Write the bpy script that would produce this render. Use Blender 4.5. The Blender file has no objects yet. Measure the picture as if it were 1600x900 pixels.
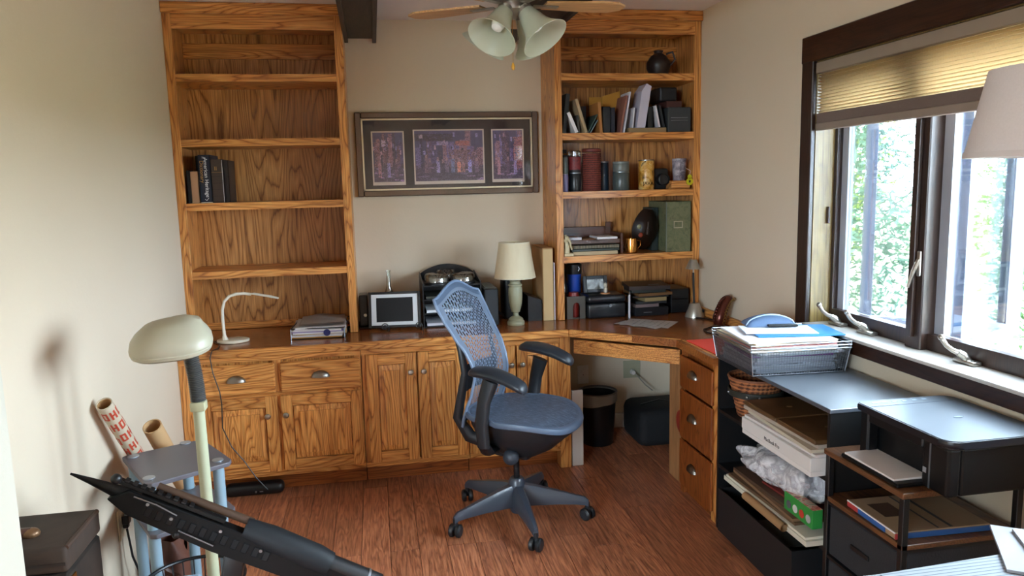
import bpy, bmesh, math, random
from mathutils import Matrix, Vector
sc = bpy.context.scene
COL = sc.collection
rnd = random.Random(7)
R = math.radians
# ---------------------------------------------------------------- camera
W, H = 2.7922, 2.44
cam = bpy.data.objects.new('camera', bpy.data.cameras.new('camera')); COL.objects.link(cam)
cx, cy, cz = 0.9676, -4.3489, 1.5313
r_ = Vector((0.98310229, -0.18148179, -0.0239635)); u_ = Vector((0.04856594, 0.1323613, 0.99001103)); f_ = Vector((0.17649713, 0.97444592, -0.13893853))
cam.matrix_world = Matrix(((r_.x, u_.x, -f_.x, cx), (r_.y, u_.y, -f_.y, cy), (r_.z, u_.z, -f_.z, cz), (0, 0, 0, 1)))
cam.data.sensor_width = 36; cam.data.lens = 1170.02 / 1600 * 36; cam.data.clip_start = 0.05; cam.data.clip_end = 200
sc.camera = cam
# ---------------------------------------------------------------- world, sun, portals, exposure
world = bpy.data.worlds.new('world'); sc.world = world; world.use_nodes = True
bg = world.node_tree.nodes['Background']; bg.inputs[0].default_value = (0.75, 0.88, 1.0, 1); bg.inputs[1].default_value = 15.0
sun = bpy.data.objects.new('sun', bpy.data.lights.new('sun', 'SUN')); COL.objects.link(sun)
sun.data.energy = 5; sun.data.angle = R(1.5); sun.data.color = (1, .95, .85)
sun.rotation_euler = Vector((0.62, -0.45, -0.72)).to_track_quat('-Z', 'Y').to_euler()
def portal(name, loc, rot, sx, sy):
    l = bpy.data.lights.new(name, 'AREA'); l.shape = 'RECTANGLE'; l.size = sx; l.size_y = sy; l.cycles.is_portal = True
    o = bpy.data.objects.new(name, l); COL.objects.link(o); o.location = loc; o.rotation_euler = rot
portal('portal_side', (2.97, -2.39, 1.35), (0, R(90), 0), 0.95, 1.9)
portal('portal_rear', (-1.6, -6.06, 1.55), (R(90), 0, 0), 1.7, 1.35)
portal('portal_fill_door', (2.97, -5.3, 1.03), (0, R(90), 0), 2.0, .8)  # covers the glazed door added for side light
sc.view_settings.view_transform = 'Standard'; sc.view_settings.look = 'None'
sc.view_settings.exposure = 1.9; sc.view_settings.gamma = 1
sc.cycles.use_denoising = True
sc.cycles.max_bounces = 10; sc.cycles.diffuse_bounces = 6; sc.cycles.transparent_max_bounces = 24
sc.cycles.sample_clamp_indirect = 8; sc.cycles.caustics_reflective = False; sc.cycles.caustics_refractive = False

# ---------------------------------------------------------------- materials
def lin(h):
    if isinstance(h, str):
        c = [int(h[i:i+2], 16) / 255 for i in (0, 2, 4)]
        return tuple((x / 12.92 if x <= .04045 else ((x + .055) / 1.055) ** 2.4) for x in c)
    return h
def nt(name):
    m = bpy.data.materials.new(name); m.use_nodes = True
    t = m.node_tree; b = t.nodes['Principled BSDF']
    return m, t, b
def ramp(t, stops, interp='LINEAR'):
    n = t.nodes.new('ShaderNodeValToRGB'); n.color_ramp.interpolation = interp
    e = n.color_ramp.elements
    while len(e) < len(stops): e.new(.5)
    for k, (p, c) in enumerate(stops):
        e[k].position = p; e[k].color = (*lin(c), 1)
    return n
def coords(t, scale=(1, 1, 1), rand=3.0, rot=(0, 0, 0)):
    tc = t.nodes.new('ShaderNodeTexCoord'); oi = t.nodes.new('ShaderNodeObjectInfo')
    ml = t.nodes.new('ShaderNodeMath'); ml.operation = 'MULTIPLY'; ml.inputs[1].default_value = rand * 17
    t.links.new(oi.outputs['Random'], ml.inputs[0])
    ad = t.nodes.new('ShaderNodeVectorMath'); ad.operation = 'ADD'
    t.links.new(tc.outputs['Object'], ad.inputs[0]); t.links.new(ml.outputs[0], ad.inputs[1])
    mp = t.nodes.new('ShaderNodeMapping'); mp.inputs['Scale'].default_value = scale; mp.inputs['Rotation'].default_value = rot
    t.links.new(ad.outputs[0], mp.inputs['Vector'])
    return mp
def noise(t, src, scale, detail=3, rough=.5, dist=0):
    n = t.nodes.new('ShaderNodeTexNoise'); n.inputs['Scale'].default_value = scale; n.inputs['Detail'].default_value = detail
    n.inputs['Roughness'].default_value = rough; n.inputs['Distortion'].default_value = dist
    if src: t.links.new(src.outputs[0], n.inputs['Vector'])
    return n
def math_(t, op, a, b=None):
    n = t.nodes.new('ShaderNodeMath'); n.operation = op
    for i, v in enumerate((a, b)):
        if v is None: continue
        if isinstance(v, (int, float)): n.inputs[i].default_value = v
        else: t.links.new(v, n.inputs[i])
    return n.outputs[0]
def mixc(t, fac, a, b, mode='MIX'):
    n = t.nodes.new('ShaderNodeMix'); n.data_type = 'RGBA'; n.blend_type = mode
    for i, v in ((0, fac), (6, a), (7, b)):
        if isinstance(v, (int, float)): n.inputs[i].default_value = v
        elif isinstance(v, (str, tuple)): n.inputs[i].default_value = (*lin(v), 1)
        else: t.links.new(v, n.inputs[i])
    return n.outputs[2]
def bump(t, b, h, strength=.2, dist=.01):
    n = t.nodes.new('ShaderNodeBump'); n.inputs['Strength'].default_value = strength; n.inputs['Distance'].default_value = dist
    t.links.new(h, n.inputs['Height']); t.links.new(n.outputs[0], b.inputs['Normal'])
_mc = {}
def plain(col, rough=.5, metal=0, spec=.5, var=.0, bmp=0, bscale=200, coat=0, trans=0, alpha=1, nm=None):
    key = (col, rough, metal, spec, var, bmp, bscale, coat, trans, alpha)
    if key in _mc: return _mc[key]
    m, t, b = nt(nm or 'surface')
    b.inputs['Base Color'].default_value = (*lin(col), 1); b.inputs['Roughness'].default_value = rough
    b.inputs['Metallic'].default_value = metal; b.inputs['Specular IOR Level'].default_value = spec
    b.inputs['Coat Weight'].default_value = coat; b.inputs['Transmission Weight'].default_value = trans
    b.inputs['Alpha'].default_value = alpha
    c = coords(t)
    n = noise(t, c, 9 if not bmp else bscale, 4)
    v = var or .06
    lo = tuple(x * (1 - v) for x in lin(col)); hi = tuple(min(1, x * (1 + v)) for x in lin(col))
    t.links.new(mixc(t, n.outputs[0], lo, hi), b.inputs['Base Color'])
    if bmp: bump(t, b, n.outputs[0], bmp, .004)
    _mc[key] = m
    return m
def oak(name, axis, light='EEB066', mid='D68E48', dark='86461C', contrast=1.0, cell=1.0, rough=.34, deep=1.0):
    """oak: cathedral contour lines drawn out along the given axis plus fine pores"""
    m, t, b = nt(name)
    s = [5.2 * cell, 5.2 * cell, 5.2 * cell]; s['xyz'.index(axis)] = .62 * cell
    if axis != 'y': s[1] *= deep
    c = coords(t, tuple(s))
    n = noise(t, c, 1.5, 2, .4, .2)
    n2 = noise(t, c, 8, 3, .65)
    v = math_(t, 'ADD', math_(t, 'MULTIPLY', n.outputs[0], 24), math_(t, 'MULTIPLY', n2.outputs[0], .7))
    fr = math_(t, 'FRACT', v)
    rp = ramp(t, [(0, dark), (.14, mid), (.55, light), (.9, mid), (1, dark)])
    t.links.new(fr, rp.inputs[0])
    s2 = [210, 210, 210]; s2['xyz'.index(axis)] = 5
    c2 = coords(t, tuple(s2)); g = noise(t, c2, 1, 2, .6)
    gr = ramp(t, [(.36, (.45, .40, .36)), (.6, (1, 1, 1))]); t.links.new(g.outputs[0], gr.inputs[0])
    c3 = coords(t, (1, 1, 1)); n3 = noise(t, c3, 2.2, 2)
    tone = ramp(t, [(.3, (.80, .76, .72)), (.7, (1.08, 1.05, 1.0))]); t.links.new(n3.outputs[0], tone.inputs[0])
    base = mixc(t, .8 * contrast, lin(mid), rp.outputs[0])
    base = mixc(t, .7, base, gr.outputs[0], 'MULTIPLY'); base = mixc(t, .9, base, tone.outputs[0], 'MULTIPLY')
    t.links.new(base, b.inputs['Base Color'])
    b.inputs['Roughness'].default_value = rough; b.inputs['Coat Weight'].default_value = .15; b.inputs['Coat Roughness'].default_value = .25
    bump(t, b, g.outputs[0], .12, .002)
    return m
M = {}
M['oak_side'] = oak('oak_side', 'z'); M['oak_v'] = oak('oak_upright', 'z', deep=.2); M['oak_h'] = oak('oak_level', 'x', deep=.2); M['oak_y'] = oak('oak_crosswise', 'y')
M['oak_panel'] = oak('oak_panel', 'z', 'D8A062', 'BE8448', '6C3A16', 1.0, .62)
M['oak_top'] = oak('oak_worktop', 'x', 'B06C3A', '9A5A2C', '6A3618', .8, 1.0, .22)
M['oak_dk'] = oak('oak_red', 'x', 'B46A32', '9E5626', '642F12', .8)
M['oak_red_v'] = oak('oak_red_upright', 'z', 'A9612C', '934E20', '5E2B10', .8)
M['birch'] = oak('birch_ply', 'z', 'C49468', 'B88658', 'A06F45', .4, 1.0, .5)
def floor_mat():
    m, t, b = nt('hickory_boards')
    c = coords(t, (9.5, .9, 1)); n = noise(t, c, 1.7, 3, .5, .4)
    n2 = noise(t, c, 11, 4, .65)
    v = math_(t, 'FRACT', math_(t, 'ADD', math_(t, 'MULTIPLY', n.outputs[0], 11), math_(t, 'MULTIPLY', n2.outputs[0], 1.0)))
    rp = ramp(t, [(0, '6A3826'), (.2, 'AC6A48'), (.6, 'D8966A'), (.9, 'A2644A'), (1, '6A3826')]); t.links.new(v, rp.inputs[0])
    g = noise(t, coords(t, (150, 6, 1)), 1, 3)
    oi = t.nodes.new('ShaderNodeObjectInfo'); tr = ramp(t, [(0, (.72, .66, .62)), (1, (1.1, 1.05, 1.0))]); t.links.new(oi.outputs['Random'], tr.inputs[0])
    base = mixc(t, .50, 'C07C5C', rp.outputs[0]); base = mixc(t, .8, base, tr.outputs[0], 'MULTIPLY')
    gr = ramp(t, [(.35, (.5, .45, .42)), (.6, (1, 1, 1))]); t.links.new(g.outputs[0], gr.inputs[0])
    base = mixc(t, .8, base, gr.outputs[0], 'MULTIPLY')
    t.links.new(base, b.inputs['Base Color']); b.inputs['Roughness'].default_value = .33
    bump(t, b, n2.outputs[0], .15, .003)
    return m
M['floor'] = floor_mat()
def plaster(name, col, rough=.85):
    m, t, b = nt(name)
    c = coords(t, (1, 1, 1), 0); n = noise(t, c, 26, 5, .6); n2 = noise(t, c, 1.3, 2)
    base = mixc(t, n2.outputs[0], tuple(x * .95 for x in lin(col)), tuple(min(1, x * 1.04) for x in lin(col)))
    t.links.new(base, b.inputs['Base Color']); b.inputs['Roughness'].default_value = rough; b.inputs['Specular IOR Level'].default_value = .25
    bump(t, b, n.outputs[0], .22, .006)
    return m
M['wall'] = plaster('plaster_beige', 'D8C9B2'); M['ceil'] = plaster('plaster_ceiling', 'EFEAE6')
M['walnut'] = oak('dark_walnut', 'z', '3E2A20', '34221A', '1E120D', .7, 1.0, .35)
M['walnut_y'] = oak('dark_walnut_level', 'y', '44291C', '3A2217', '20110B', .7, 1.0, .3)
M['beam'] = oak('beam_wood', 'y', '3A2B22', '30231C', '1C130E', .8, .8, .6)
M['white'] = plain('E6E4E0', .5); M['black'] = plain('101113', .4); M['blackm'] = plain('17181B', .7, bmp=.2); M['blackgl'] = plain('0A0B0E', .12)
M['jamb'] = oak('pale_jamb', 'z', '97804F', '86703F', '5E4524', .4, 1.0, .4)
M['sillpaint'] = plain('C9C4BC', .3, var=.2); M['pvc'] = plain('A2A6B0', .4); M['pvcgrey'] = plain('5E6474', .5)
M['nickel'] = plain('B4AFA6', .3, 1); M['steel'] = plain('9FA3A8', .35, 1); M['brass'] = plain('B8863B', .3, 1)
M['paper'] = plain('E4E3E4', .8); M['paper2'] = plain('CFCBD0', .8); M['cream'] = plain('D9CDB0', .7); M['kraft'] = plain('B98F5E', .85, var=.12)
M['ltkraft'] = plain('C7AA7C', .85, var=.1); M['manila'] = plain('B8822E', .8, var=.1)
def clear(name, tint=(.95, .98, 1), gl=.10, rough=.02):
    m = bpy.data.materials.new(name); m.use_nodes = True; t = m.node_tree; t.nodes.clear()
    o = t.nodes.new('ShaderNodeOutputMaterial'); mx = t.nodes.new('ShaderNodeMixShader'); tr = t.nodes.new('ShaderNodeBsdfTransparent')
    g = t.nodes.new('ShaderNodeBsdfGlossy'); g.inputs['Roughness'].default_value = rough; tr.inputs[0].default_value = (*tint, 1)
    lw = t.nodes.new('ShaderNodeLayerWeight'); lw.inputs[0].default_value = .25
    ad = t.nodes.new('ShaderNodeMath'); ad.operation = 'ADD'; ad.inputs[1].default_value = gl; ad.use_clamp = True
    sq = t.nodes.new('ShaderNodeMath'); sq.operation = 'MULTIPLY'; sq.inputs[1].default_value = .6
    t.links.new(lw.outputs['Fresnel'], sq.inputs[0]); t.links.new(sq.outputs[0], ad.inputs[0]); t.links.new(ad.outputs[0], mx.inputs[0])
    t.links.new(tr.outputs[0], mx.inputs[1]); t.links.new(g.outputs[0], mx.inputs[2]); t.links.new(mx.outputs[0], o.inputs[0])
    return m
M['glass'] = clear('window_glass', gl=.03); M['pglass'] = clear('picture_glass', (1, 1, 1), .03); M['clearplastic'] = clear('clear_plastic', (.86, .87, .87), .12, .06)
M['flask'] = clear('flask_glass', (.93, .97, .95), .10)
def bag_mat():
    m, t, b = nt('thin_bag_plastic'); b.inputs['Base Color'].default_value = (.8, .8, .83, 1); b.inputs['Roughness'].default_value = .22
    tr = t.nodes.new('ShaderNodeBsdfTransparent'); mx = t.nodes.new('ShaderNodeMixShader'); n = noise(t, coords(t, (1, 1, 1), 0), 22, 4, .6, 1.5); rp = ramp(t, [(.35, (.25, .25, .25)), (.65, (.8, .8, .8))])
    t.links.new(n.outputs[0], rp.inputs[0]); t.links.new(rp.outputs[0], mx.inputs[0]); t.links.new(tr.outputs[0], mx.inputs[1]); t.links.new(b.outputs[0], mx.inputs[2]); t.links.new(mx.outputs[0], t.nodes['Material Output'].inputs[0]); return m
M['bag'] = bag_mat()
def stripes(name, cols, axis, freq, rough=.7):
    m, t, b = nt(name); c = coords(t, (1, 1, 1), 0)
    sp = t.nodes.new('ShaderNodeSeparateXYZ'); t.links.new(c.outputs[0], sp.inputs[0])
    f = math_(t, 'FRACT', math_(t, 'MULTIPLY', sp.outputs['xyz'.index(axis)], freq))
    n = len(cols); rp = ramp(t, [(k / n, c_) for k, c_ in enumerate(cols)], 'CONSTANT'); t.links.new(f, rp.inputs[0])
    t.links.new(rp.outputs[0], b.inputs['Base Color']); b.inputs['Roughness'].default_value = rough
    return m
M['pages'] = stripes('page_edges', ['C9C2B2', 'DAD4C6', 'BDB4A2', 'D2CBBB'], 'z', 450)
def speckle(name, cols, scale=20, rough=.5, detail=4):
    m, t, b = nt(name); c = coords(t); n = noise(t, c, scale, detail, .65, .8)
    k = len(cols); rp = ramp(t, [(.28 + .44 * i / max(1, k - 1), c_) for i, c_ in enumerate(cols)]); t.links.new(n.outputs[0], rp.inputs[0])
    t.links.new(rp.outputs[0], b.inputs['Base Color']); b.inputs['Roughness'].default_value = rough
    bump(t, b, n.outputs[0], .2, .003)
    return m
M['vcol'] = None
def vcol_mat():
    m, t, b = nt('printed_picture'); a = t.nodes.new('ShaderNodeVertexColor'); a.layer_name = 'paint'
    n = noise(t, coords(t, (1, 1, 1), 0), 60, 3); mx = mixc(t, .35, a.outputs[0], mixc(t, n.outputs[0], (.0, .0, .0), (1, 1, 1)), 'OVERLAY')
    t.links.new(mx, b.inputs['Base Color']); b.inputs['Roughness'].default_value = .5
    return m
M['vcol'] = vcol_mat()

# ---------------------------------------------------------------- mesh helpers
class B:
    def __init__(s): s.bm = bmesh.new()
    def _v(s, pts, M_=None):
        return [s.bm.verts.new(M_ @ Vector(p) if M_ else p) for p in pts]
    def box(s, x0, x1, y0, y1, z0, z1, bev=0, mat=None, sg=1):
        v = s._v([(x0, y0, z0), (x1, y0, z0), (x1, y1, z0), (x0, y1, z0), (x0, y0, z1), (x1, y0, z1), (x1, y1, z1), (x0, y1, z1)], mat)
        fs = [s.bm.faces.new([v[i] for i in q]) for q in ((0, 3, 2, 1), (4, 5, 6, 7), (0, 1, 5, 4), (1, 2, 6, 5), (2, 3, 7, 6), (3, 0, 4, 7))]
        if bev:
            es = {e for f in fs for e in f.edges}
            bmesh.ops.bevel(s.bm, geom=list(es), offset=bev, segments=sg, affect='EDGES', profile=.5)
        return s
    def prism(s, poly, z0, z1, mat=None, bev=0):
        a = s._v([(x, y, z0) for x, y in poly], mat); b = s._v([(x, y, z1) for x, y in poly], mat)
        n = len(poly); fs = [s.bm.faces.new(a[::-1]), s.bm.faces.new(b)]
        for i in range(n): fs.append(s.bm.faces.new([a[i], a[(i + 1) % n], b[(i + 1) % n], b[i]]))
        if bev: bmesh.ops.bevel(s.bm, geom=list({e for f in fs for e in f.edges}), offset=bev, segments=2, affect='EDGES', profile=.5)
        return s
    def rings(s, rings, caps=True, closed=True):
        vs = [s._v(r) for r in rings]
        n = len(vs[0])
        for a, b in zip(vs, vs[1:]):
            for i in range(n if closed else n - 1):
                s.bm.faces.new([a[i], a[(i + 1) % n], b[(i + 1) % n], b[i]])
        if caps: s.bm.faces.new(vs[0][::-1]); s.bm.faces.new(vs[-1])
        return s
    def tube(s, pts, rad, n=8, caps=True, sq=(1, 1)):
        pts = [Vector(p) for p in pts]; rs = rad if isinstance(rad, (list, tuple)) else [rad] * len(pts)
        rings = []; up = None
        for i, p in enumerate(pts):
            d = (pts[min(i + 1, len(pts) - 1)] - pts[max(i - 1, 0)]).normalized()
            if up is None:
                up = Vector((0, 0, 1)) if abs(d.z) < .9 else Vector((1, 0, 0))
            a = d.cross(up)
            if a.length < 1e-4: a = d.cross(Vector((0, 1, 0)))
            a.normalize(); b = a.cross(d).normalized(); up = b
            rings.append([p + a * (math.cos(k * 2 * math.pi / n) * rs[i] * sq[0]) + b * (math.sin(k * 2 * math.pi / n) * rs[i] * sq[1]) for k in range(n)])
        return s.rings(rings, caps)
    def cyl(s, p0, p1, r0, r1=None, n=20): return s.tube([p0, p1], [r0, r0 if r1 is None else r1], n)
    def lathe(s, prof, c=(0, 0, 0), n=24, caps=True, mat=None):
        rings = []
        for r, z in prof:
            rings.append([Vector((c[0] + math.cos(k * 2 * math.pi / n) * max(r, 1e-4), c[1] + math.sin(k * 2 * math.pi / n) * max(r, 1e-4), c[2] + z)) for k in range(n)])
        if mat: rings = [[mat @ v for v in r] for r in rings]
        return s.rings(rings, caps)
    def sphere(s, c, r, n=12, sc_=(1, 1, 1)):
        prof = [(math.sin(math.pi * i / n), -math.cos(math.pi * i / n)) for i in range(n + 1)]
        rings = [[Vector((c[0] + math.cos(k * math.pi / n) * a * r * sc_[0], c[1] + math.sin(k * math.pi / n) * a * r * sc_[1], c[2] + z * r * sc_[2])) for k in range(2 * n)] for a, z in [(max(p[0], 1e-3), p[1]) for p in prof]]
        return s.rings(rings)
    def quad(s, a, b, c, d): s.bm.faces.new(s._v([a, b, c, d])); return s
    def sheet(s, pts_fn, nu, nv, thick=0):
        g = [[s.bm.verts.new(pts_fn(i / nu, j / nv)) for j in range(nv + 1)] for i in range(nu + 1)]
        fs = [s.bm.faces.new([g[i][j], g[i + 1][j], g[i + 1][j + 1], g[i][j + 1]]) for i in range(nu) for j in range(nv)]
        if thick: bmesh.ops.solidify(s.bm, geom=fs, thickness=thick)
        return s
def inv_of(o):
    m = Matrix.Identity(4)
    while o is not None:
        m = o.matrix_basis @ m; o = o.parent
    return m.inverted()
def setp(o, label=None, cat=None, group=None, kind=None):
    if label: o['label'] = label
    if cat: o['category'] = cat
    if group: o['group'] = group
    if kind: o['kind'] = kind
    return o
def thing(name, label, cat, loc, rotz=0, group=None):
    o = bpy.data.objects.new(name, None); COL.objects.link(o); o.empty_display_size = .05
    o.location = loc; o.rotation_euler = (0, 0, rotz)
    o.matrix_basis = Matrix.Translation(loc) @ Matrix.Rotation(rotz, 4, 'Z')
    return setp(o, label, cat, group)
def finish(name, b, m, smooth):
    bmesh.ops.recalc_face_normals(b.bm, faces=b.bm.faces[:])
    me = bpy.data.meshes.new(name); b.bm.to_mesh(me); b.bm.free()
    me.materials.append(M[m] if isinstance(m, str) else m)
    if smooth:
        me.shade_smooth()
        try: me.set_sharp_from_angle(angle=R(38))
        except Exception: pass
    return bpy.data.objects.new(name, me)
def part(name, b, m, parent, smooth=False, local=False, label=None, kind=None):
    """world coordinates by default; local=True when the builder used the parent's frame"""
    if not local: b.bm.transform(inv_of(parent))
    o = finish(name, b, m, smooth); COL.objects.link(o); o.parent = parent
    return setp(o, label, kind=kind)
def solo(name, b, m, label, cat, loc=None, group=None, smooth=False, kind=None):
    """a thing that is one mesh; its origin moves to its base"""
    vs = [v.co for v in b.bm.verts]
    if loc is None: loc = Vector((sum(v.x for v in vs) / len(vs), sum(v.y for v in vs) / len(vs), min(v.z for v in vs)))
    b.bm.transform(Matrix.Translation(-Vector(loc)))
    o = finish(name, b, m, smooth); COL.objects.link(o); o.location = loc
    return setp(o, label, cat, group, kind)
def struct(name, b, m, smooth=False, loc=None, parent=None):
    if parent: return part(name, b, m, parent, smooth)
    o = finish(name, b, m, smooth); COL.objects.link(o); return setp(o, kind='structure')
def rot(c, a, axis='Z'): return Matrix.Translation(c) @ Matrix.Rotation(a, 4, axis)
def text_part(name, s, size, mat, parent, world, ext=.0006, label=None, align='CENTER'):
    """lettering; world is the matrix of the text plane (x along the line, y up)"""
    cu = bpy.data.curves.new(name, 'FONT'); cu.body = s; cu.size = size; cu.extrude = ext; cu.align_x = align; cu.align_y = 'CENTER'; cu.resolution_u = 3
    tmp = bpy.data.objects.new(name, cu); COL.objects.link(tmp)
    dg = bpy.context.evaluated_depsgraph_get(); me = bpy.data.meshes.new_from_object(tmp.evaluated_get(dg))
    bpy.data.objects.remove(tmp)
    me.transform(inv_of(parent) @ world); me.materials.clear(); me.materials.append(M[mat] if isinstance(mat, str) else mat)
    o = bpy.data.objects.new(name, me); COL.objects.link(o); o.parent = parent
    return setp(o, label)
def plane_mat(origin, xdir, ydir):
    x = Vector(xdir).normalized(); y = Vector(ydir).normalized(); z = x.cross(y)
    m = Matrix.Identity(4)
    for i in range(3): m[i][0] = x[i]; m[i][1] = y[i]; m[i][2] = z[i]; m[i][3] = origin[i]
    return m
GLY = {'H': ['101', '101', '111', '101', '101'], 'O': ['111', '101', '101', '101', '111'], 'T': ['111', '010', '010', '010', '010']}

# ---------------------------------------------------------------- the room
fl = struct('floor', B().box(-.1, W + .1, -6.1, .1, -.06, -.008), plain('2A140C', .8))
pw = .121; x = 0.0; c = 0; plank_meshes = {}
while x < W - .005:
    x1 = min(W, x + pw); y = -rnd.random() * 1.2; first = True; y_hi = 0.0
    while y_hi > -5.0:
        y_lo = y if first else y_hi - 1.2
        first = False
        y_lo = min(y_lo, -.12) if y_hi == 0 else y_lo
        b = B().box(x + .0009, x1 - .0009, max(y_lo, -6.05) + .0009, y_hi - .0009, -.008, 0, .0012)
        part('plank', b, 'floor', fl); y_hi = y_lo
        if y_hi <= -5.0:
            part('plank', B().box(x + .0006, x1 - .0006, -6.05, y_hi - .0006, -.008, 0), 'floor', fl) if y_hi > -6.0 else None
    x = x1
struct('ceiling', B().box(-.1, W + .1, -6.1, .1, H, H + .08), 'ceil')
struct('wall_back', B().box(-.1, W + .1, 0, .1, -.05, H + .08), 'wall')
struct('wall_left', B().box(-.1, 0, -2.95, 0, -.05, H + .08), 'wall')
struct('wall_left_rear', B().box(-2.9, -2.8, -6.1, -2.95, -.05, H + .08), 'wall')
struct('wall_left_turn', B().box(-2.9, -.1, -2.95, -2.85, -.05, H + .08), 'wall')
struct('floor_2', B().box(-2.8, -.1, -6.1, -2.95, -.06, -.001), 'floor'); struct('ceiling_2', B().box(-2.8, -.1, -6.1, -2.95, H, H + .08), 'ceil')
# rear wall; its unseen window is placed and sized for fill light
b = B(); X0, X1, Z0, Z1 = -2.5, -.7, .85, 2.25
b.box(-2.8, X0, -6.1, -6.0, 0, H).box(X1, W, -6.1, -6.0, 0, H).box(X0, X1, -6.1, -6.0, 0, Z0).box(X0, X1, -6.1, -6.0, Z1, H)
struct('wall_rear', b, 'wall')
b = B()
for a in (X0, (X0 + X1) / 2 - .02, X1 - .04): b.box(a, a + .04, -6.08, -6.02, Z0, Z1)
b.box(X0, X1, -6.08, -6.02, Z0, Z0 + .04).box(X0, X1, -6.08, -6.02, Z1 - .04, Z1)
w2 = struct('window_fill_rear', b, 'walnut'); part('pane', B().box(X0, X1, -6.055, -6.05, Z0, Z1), 'glass', w2)
# right wall round the window and the added door opening
WY0, WY1, WZ0, WZ1 = -1.448, -3.34, .905, 2.0   # opening
b = B().box(W, W + .15, WY0, .1, -.05, H + .08).box(W, W + .15, -4.9, WY1, -.05, H + .08).box(W, W + .15, -6.1, -5.7, -.05, H + .08).box(W, W + .15, -5.7, -4.9, 2.06, H + .08).box(W, W + .15, -5.7, -4.9, -.05, .02).box(W, W + .15, WY1, WY0, -.05, WZ0 - .03).box(W, W + .15, WY1, WY0, WZ1, H + .08)
struct('wall_right', b, 'wall')
b = B()
for a in (-5.7, -4.96): b.box(W + .02, W + .08, a, a + .06, .02, 2.06)
b.box(W + .02, W + .08, -5.7, -4.9, .02, .08).box(W + .02, W + .08, -5.7, -4.9, 2.0, 2.06)
d1 = struct('door_fill_side', b, 'walnut'); part('pane', B().box(W + .045, W + .05, -5.7, -4.9, .08, 2.0), 'glass', d1)  # unseen glazed door, added to throw side light on left wall and floor
# the short return of wall nearest the camera at the left
struct('wall_left_return', B().box(0, .163, -2.95, -2.60, 0, H, .004), plaster('plaster_white', 'CCC6B6'))
# window
win = struct('window_1', B().box(W + .09, W + .12, WY1, WY0, WZ0, WZ0 + .06).box(W + .09, W + .12, WY1, WY0, 1.96, WZ1)
             .box(W + .09, W + .12, WY0 - .026, WY0, WZ0 + .06, 1.96).box(W + .09, W + .12, WY1, WY1 + .03, WZ0 + .06, 1.96), 'walnut')
part('window_trim', B().box(W - .02, W, WY0 - .004, WY0 + .078, .895, 2.10, .003), 'walnut', win)
part('window_trim', B().box(W - .02, W, WY1 - .08, WY1 + .004, .895, 2.10, .003), 'walnut', win)
part('window_trim', B().box(W - .022, W, WY1 - .08, WY0 + .08, WZ1 - .004, 2.102, .003), 'walnut_y', win)
part('window_apron', B().box(W - .022, W, WY1 - .1, WY0 + .08, .838, .895, .003), 'walnut_y', win)
part('window_sill', B().box(W - .036, W + .095, WY1 + .002, WY0 - .002, .893, .907, .004, sg=2), 'sillpaint', win)
part('jamb', B().box(W, W + .11, WY0 - .008, WY0, .907, WZ1), 'jamb', win)
part('jamb', B().box(W, W + .11, WY1, WY1 + .008, .907, WZ1), 'jamb', win)
part('jamb', B().box(W, W + .11, WY1, WY0, WZ1 - .008, WZ1), 'jamb', win)
part('mullion', B().box(W + .060, W + .14, -2.045, -1.965, .905, 1.992, .004), 'walnut', win)
part('mullion', B().box(W + .060, W + .14, -2.72, -2.64, .905, 1.992, .004), 'walnut', win)
part('mullion_bead', B().box(W + .045, W + .060, -2.014, -2.002, .95, 1.992, .002), 'walnut', win)
for (a, c_) in ((-1.470, -1.965), (-2.045, -2.64), (-2.72, -3.29)):
    fr = part('pane_frame', B().box(W + .115, W + .14, a - .045, a, .945, 1.96).box(W + .115, W + .14, c_, c_ + .012, .945, 1.96).box(W + .115, W + .14, c_, a, .945, .962).box(W + .115, W + .14, c_, a, 1.93, 1.96), 'pvc', win)
    part('pane', B().box(W + .125, W + .128, c_ + .012, a - .045, .962, 1.93), 'glass', fr)
# open outer sashes swung outward
def sash(p0, p1, z0, z1):
    p0, p1 = Vector((*p0, 0)), Vector((*p1, 0)); L = (p1 - p0).length; a = math.atan2((p1 - p0).y, (p1 - p0).x); m = rot(p0, a)
    b = B().box(0, .045, -.02, .02, z0, z1, mat=m).box(L - .045, L, -.02, .02, z0, z1, mat=m).box(.045, L - .045, -.02, .02, z0, z0 + .04, mat=m).box(.045, L - .045, -.02, .02, z1 - .04, z1, mat=m)
    f = part('sash', b, 'pvcgrey', win); part('sash_glass', B().box(.045, L - .045, -.003, .003, z0 + .04, z1 - .04, mat=m), 'glass', f)
sash((2.957, -1.555), (3.40, -1.90), .905, 1.95)
sash((2.957, -2.085), (3.40, -1.842), .885, 1.95)
def crank(y, ang, flip=1):
    k = part('crank', B().box(W + .050, W + .085, y - .055, y + .035, .907, .922, .005, sg=2).tube([(W + .070, y - .01, .915), (W + .055, y - .005, .935), (W + .040, y, .945)], [.015, .014, .011], 12), 'nickel', win, True, label='silver window crank')
    part('crank_handle', B().tube([(W + .045, y, .942), (W + .030, y + .012, .950), (W + .022, y + .030, .962), (W + .016, y + .042, .980)], [.010, .008, .0075, .0085], 10).sphere((W + .014, y + .046, .988), .011, 7), 'nickel', k, True)
crank(-1.545, 0); crank(-1.735, 0, 1); crank(-2.245, 0, 1)
lk = part('window_latch', B().box(W + .050, W + .060, -2.035, -2.018, 1.17, 1.26, .003).tube([(W + .05, -2.03, 1.23), (W + .035, -2.025, 1.19), (W + .028, -2.01, 1.13)], [.008, .007, .005]), 'nickel', win, True, label='silver lever latch')
part('window_latch', B().box(W + .06, W + .07, -1.47, -1.455, 1.33, 1.40, .003), 'walnut', win, True)
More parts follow.
